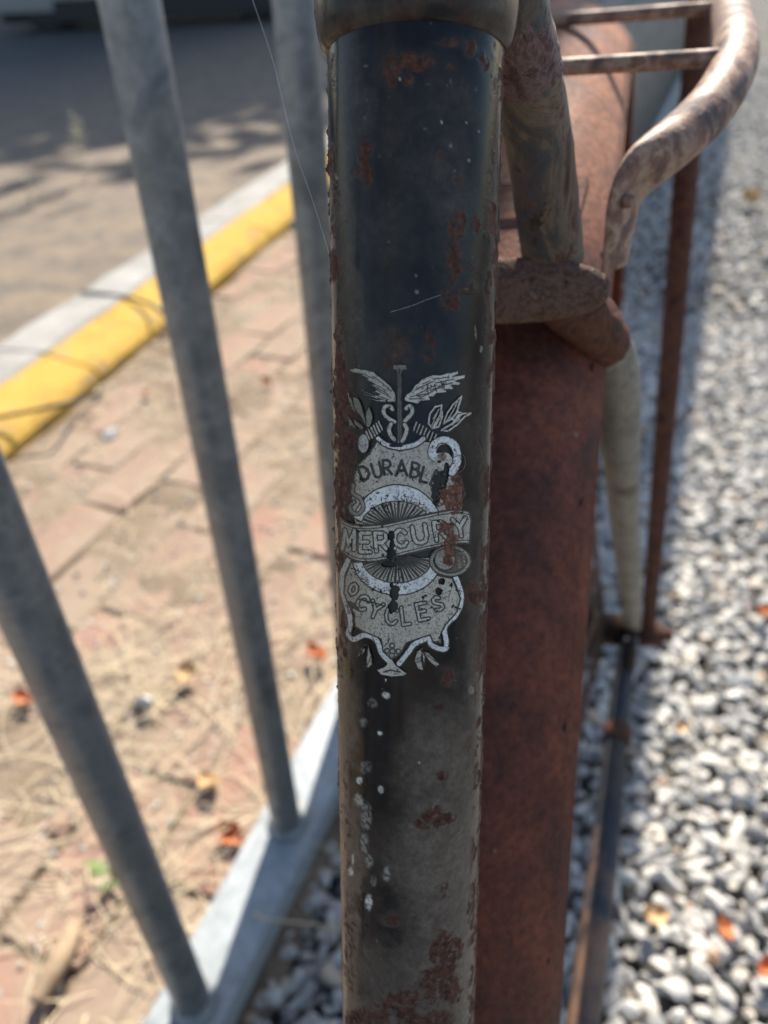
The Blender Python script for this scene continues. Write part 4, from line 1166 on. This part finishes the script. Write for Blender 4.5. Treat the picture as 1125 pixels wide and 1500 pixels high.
for px, py, sz, lb in ((163, 631, .017, 'round white pebble on the bricks near the kerb'), (208, 1025, .016, 'white oblong pebble on the soil between the two nearest bars'), (432, 325, .03, 'white stone by the far end of the yellow kerb')):
    p = gp(px, py, .012)
    a, b_, c_ = scatter_stones(np.zeros((1, 3)), np.array([sz]), 3, np.random.default_rng(int(px)))
    o = link('pebble', mesh_np('pebble', a, b_, M['white_stone'])); o.location = (p[0], p[1], .010)
    tag(o, lb, 'pebble', 'white pebbles on the path')
p0, p1 = gp(112, 1352, .014), gp(52, 1470, .014)
o = link('stick', tube_mesh('stick', [p0, (p0 + p1) / 2 + np.array([.004, 0, .004]), p1], [.0075, .010, .007], M['wood'], 12, 8))
tag(o, 'short pale broken stick on the soil at the lower left', 'stick')
p0, p1, p2 = gp(395, 1347, .062), gp(440, 1352, .058), gp(520, 1362, .03)
o = link('grass_stem', tube_mesh('grass_stem', [gp(372, 1338, .052), p0, p1, p2], .0011, M['straw'], 6, 6))
tag(o, 'single dry stem lying across the bottom rail', 'stem')
# cords over the kerb
def on_kerb(px, py): return gp(px, py, .066)
o = link('cord', tube_mesh('cord', [gp(-60, 622, .064), on_kerb(0, 611), on_kerb(45, 602), on_kerb(88, 593), gp(118, 585, .03), gp(150, 575, .008)], .0042, M['cord'], 8, 6))
tag(o, 'dark cord crossing the yellow kerb at the left border', 'cord')
o = link('cord', tube_mesh('cord', [gp(120, 428, .068), on_kerb(165, 432), on_kerb(205, 440), on_kerb(236, 456), gp(250, 474, .02), gp(262, 486, .008)], .0042, M['cord'], 8, 6))
tag(o, 'dark cord bent over the yellow kerb behind the tallest bar', 'cord')
# weeds
def weed(px, py, h, n, label, mat, spread=.6, lw=.004):
    p = gp(px, py, .0); root = empty('weed', tuple(p)); tag(root, label, 'weed')
    link('stem', tube_mesh('stem', [(0, 0, -.01), (.004, .002, h * .5), (.006, .0, h)], [.0022, .0018, .001], mat, 8, 6), root)
    for q in range(n):
        a = rng.uniform(0, 6.28); z0 = h * rng.uniform(0.05, .95); ln = h * rng.uniform(.3, .6) * spread
        d_ = np.array([math.cos(a), math.sin(a), 0]); sd = np.array([-math.sin(a), math.cos(a), 0])
        V = []
        for j in range(5):
            u_ = j / 4; c = np.array([.003, 0, z0]) + d_ * ln * u_ + np.array([0, 0, ln * (.6 * u_ - .5 * u_ * u_)]); w = lw * math.sin(math.pi * (.1 + .88 * u_))
            V += [c - sd * w, c + sd * w]
        link('leaf', mesh_np('leaf', V, [[2 * j, 2 * j + 1, 2 * j + 3, 2 * j + 2] for j in range(4)], mat), root)
weed(166, 1296, .055, 7, 'small green weed sprouting beside the nearest fence bar', M['green'], .8, .0035)
weed(128, 262, .30, 26, 'tall pale weed growing behind the kerb in the sun', M['weed_dry'], .25, .008)
weed(45, 300, .12, 14, 'low pale weed on the road edge at the upper left', M['weed_dry'], .7, .006)

# ------------------------------------------------------------------ parked car and street trees beyond the road
def car(x, y, rz, label):
    root = empty('parked_car', (x, y, 0)); root.rotation_euler = (0, 0, rz); tag(root, label, 'car')
    # outline along the length (x), height z
    prof = [(-2.1, .28), (-2.14, .45), (-2.1, .68), (-1.95, .80), (-1.25, .90), (-.55, 1.36), (-.2, 1.44), (.7, 1.44), (1.25, 1.32), (1.85, .98), (2.08, .92), (2.14, .60), (2.1, .28), (1.95, .20), (-1.95, .20)]
    P = np.array(prof); yw = []
    V, Fc = [], []
    k = len(prof); lev = [-.84, -.80, -.60, .60, .80, .84]
    for w_ in lev:
        for (px, pz) in prof:
            ins = .0 if abs(w_) < .82 else .05
            tum = .18 * max(0, (pz - .9) / .55) if abs(w_) > .5 else 0
            yy = w_ - math.copysign(tum, w_)
            V.append((px * (1 - ins * .3), yy, .2 + (pz - .2) * (1 - ins * .4) + (.02 if ins else 0)))
    for a in range(len(lev) - 1):
        for q in range(k):
            Fc.append([a * k + q, a * k + (q + 1) % k, (a + 1) * k + (q + 1) % k, (a + 1) * k + q])
    Fc += [list(range(k))[::-1], [(len(lev) - 1) * k + q for q in range(k)]]
    link('body', mesh_py('body', V, Fc, M['car_paint'], False), root)
    for sg in (-1, 1):
        for x0, x1, xa_, xb in ((-1.0, .0, -.45, .0), (.06, 1.55, .06, 1.1)):
            V = [(x0, sg * .815, .93), (x1, sg * .815, .93), (xb, sg * .70, 1.34), (xa_, sg * .70, 1.34)]
            V += [(a, b2 + sg * .012, c2) for a, b2, c2 in V]
            link('side_window', mesh_py('side_window', V, [[0, 1, 2, 3], [4, 7, 6, 5], [0, 4, 5, 1], [1, 5, 6, 2], [2, 6, 7, 3], [3, 7, 4, 0]], M['car_glass'], False), root)
        link('sill', box_mesh('sill', (-1.22, sg * .80 - .05, .085), (2.06, sg * .80 + .06, .34), M['car_black'], .02), root)
        link('headlight', box_mesh('headlight', (-2.15, sg * .6 - .16, .58), (-1.98, sg * .6 + .16, .72), M['car_head'], .02), root)
        link('tail_light', box_mesh('tail_light', (1.98, sg * .62 - .14, .66), (2.15, sg * .62 + .14, .86), M['car_light'], .02), root)
        for wx_ in (-1.32, 1.30):
            w = empty('wheel'); w.parent = root; w.location = (wx_, sg * .74, .30)
            link('tyre', lathe_mesh('tyre', [(.19, -.09), (.28, -.10), (.30, -.08), (.30, .08), (.28, .10), (.19, .09)], M['rubber'], 36), w)
            link('rim', lathe_mesh('rim', [(.02, -.085), (.195, -.07), (.195, .07), (.02, .085)], M['car_rim'], 24), w)
    link('windscreen', mesh_py('windscreen', [(-1.24, -.66, .92), (-1.24, .66, .92), (-.56, .58, 1.36), (-.56, -.58, 1.36), (-1.26, -.66, .94), (-1.26, .66, .94), (-.58, .58, 1.38), (-.58, -.58, 1.38)], [[0, 1, 2, 3], [7, 6, 5, 4], [0, 4, 5, 1], [1, 5, 6, 2], [2, 6, 7, 3], [3, 7, 4, 0]], M['car_glass'], False), root)
    link('underbody', box_mesh('underbody', (-1.9, -.74, .10), (2.0, .74, .27), M['car_black'], .03), root)
    return root
pc = gp(240, 38)
car(pc[0] - .2, pc[1] + .75, math.radians(8), 'grey car parked across the road, its dark underside at the top edge')

def tree(x, y, h, cr, cz, seed, label, nleaf=9000):
    r4 = np.random.default_rng(seed)
    root = empty('street_tree', (x, y, -.07)); tag(root, label, 'tree', 'street trees across the road')
    link('trunk', tube_mesh('trunk', [(0, 0, -.05), (.05, .02, cz * .4), (-.04, .05, cz * .75), (.0, 0, cz + cr * .4)], [.22, .17, .13, .05], M['bark'], 14, 6), root)
    tips = []
    for q in range(11):
        a = r4.uniform(0, 6.28); e = r4.uniform(.1, 1.0); ln = cr * r4.uniform(.6, .95)
        z0 = cz * r4.uniform(.6, .95)
        tip = np.array([math.cos(a) * ln * math.cos(e), math.sin(a) * ln * math.cos(e), z0 + ln * math.sin(e) * .8 + .4])
        link('limb', tube_mesh('limb', [(0, 0, z0), tip * .5 + np.array([0, 0, z0 * .5]), tip], [.07, .045, .012], M['bark'], 8, 5), root)
        tips.append(tip)
    c = []
    for q in range(34):
        v_ = r4.normal(size=3); v_ /= np.linalg.norm(v_)
        c.append(np.array([0, 0, cz + .5]) + v_ * np.array([cr, cr, cr * .62]) * r4.uniform(.45, .92))
    c = np.array(c + tips)
    ci = r4.integers(len(c), size=nleaf)
    P = c[ci] + r4.normal(size=(nleaf, 3)) * cr * .17
    a = r4.normal(size=(nleaf, 3)); a /= np.linalg.norm(a, axis=1)[:, None]
    b2 = np.cross(a, r4.normal(size=(nleaf, 3))); b2 /= np.linalg.norm(b2, axis=1)[:, None]
    s_ = r4.uniform(.08, .16, (nleaf, 1))
    V = np.stack([P - a * s_ * 1.4, P + b2 * s_ * .7, P + a * s_ * 1.4, P - b2 * s_ * .7], 1).reshape(-1, 3)
    link('crown', mesh_np('crown', V, np.arange(nleaf * 4).reshape(-1, 4), M['foliage'], False), root)
SHX, SHY = math.sin(SUN_AZ) / math.tan(SUN_EL), math.cos(SUN_AZ) / math.tan(SUN_EL)
for sx, sy, hh, cr, sd, lb in ((-2.6, 8.3, 6.0, 3.5, 1, 'leafy street tree shading the road behind the car'), (-7.5, 9.9, 6.3, 3.8, 2, 'left leafy street tree beyond the parked car'), (-3.5, 13.2, 6.2, 4.0, 3, 'rear leafy street tree farthest across the road')):
    tree(sx + hh * SHX, sy + hh * SHY, hh + 2, cr, hh, sd, lb, 14000)
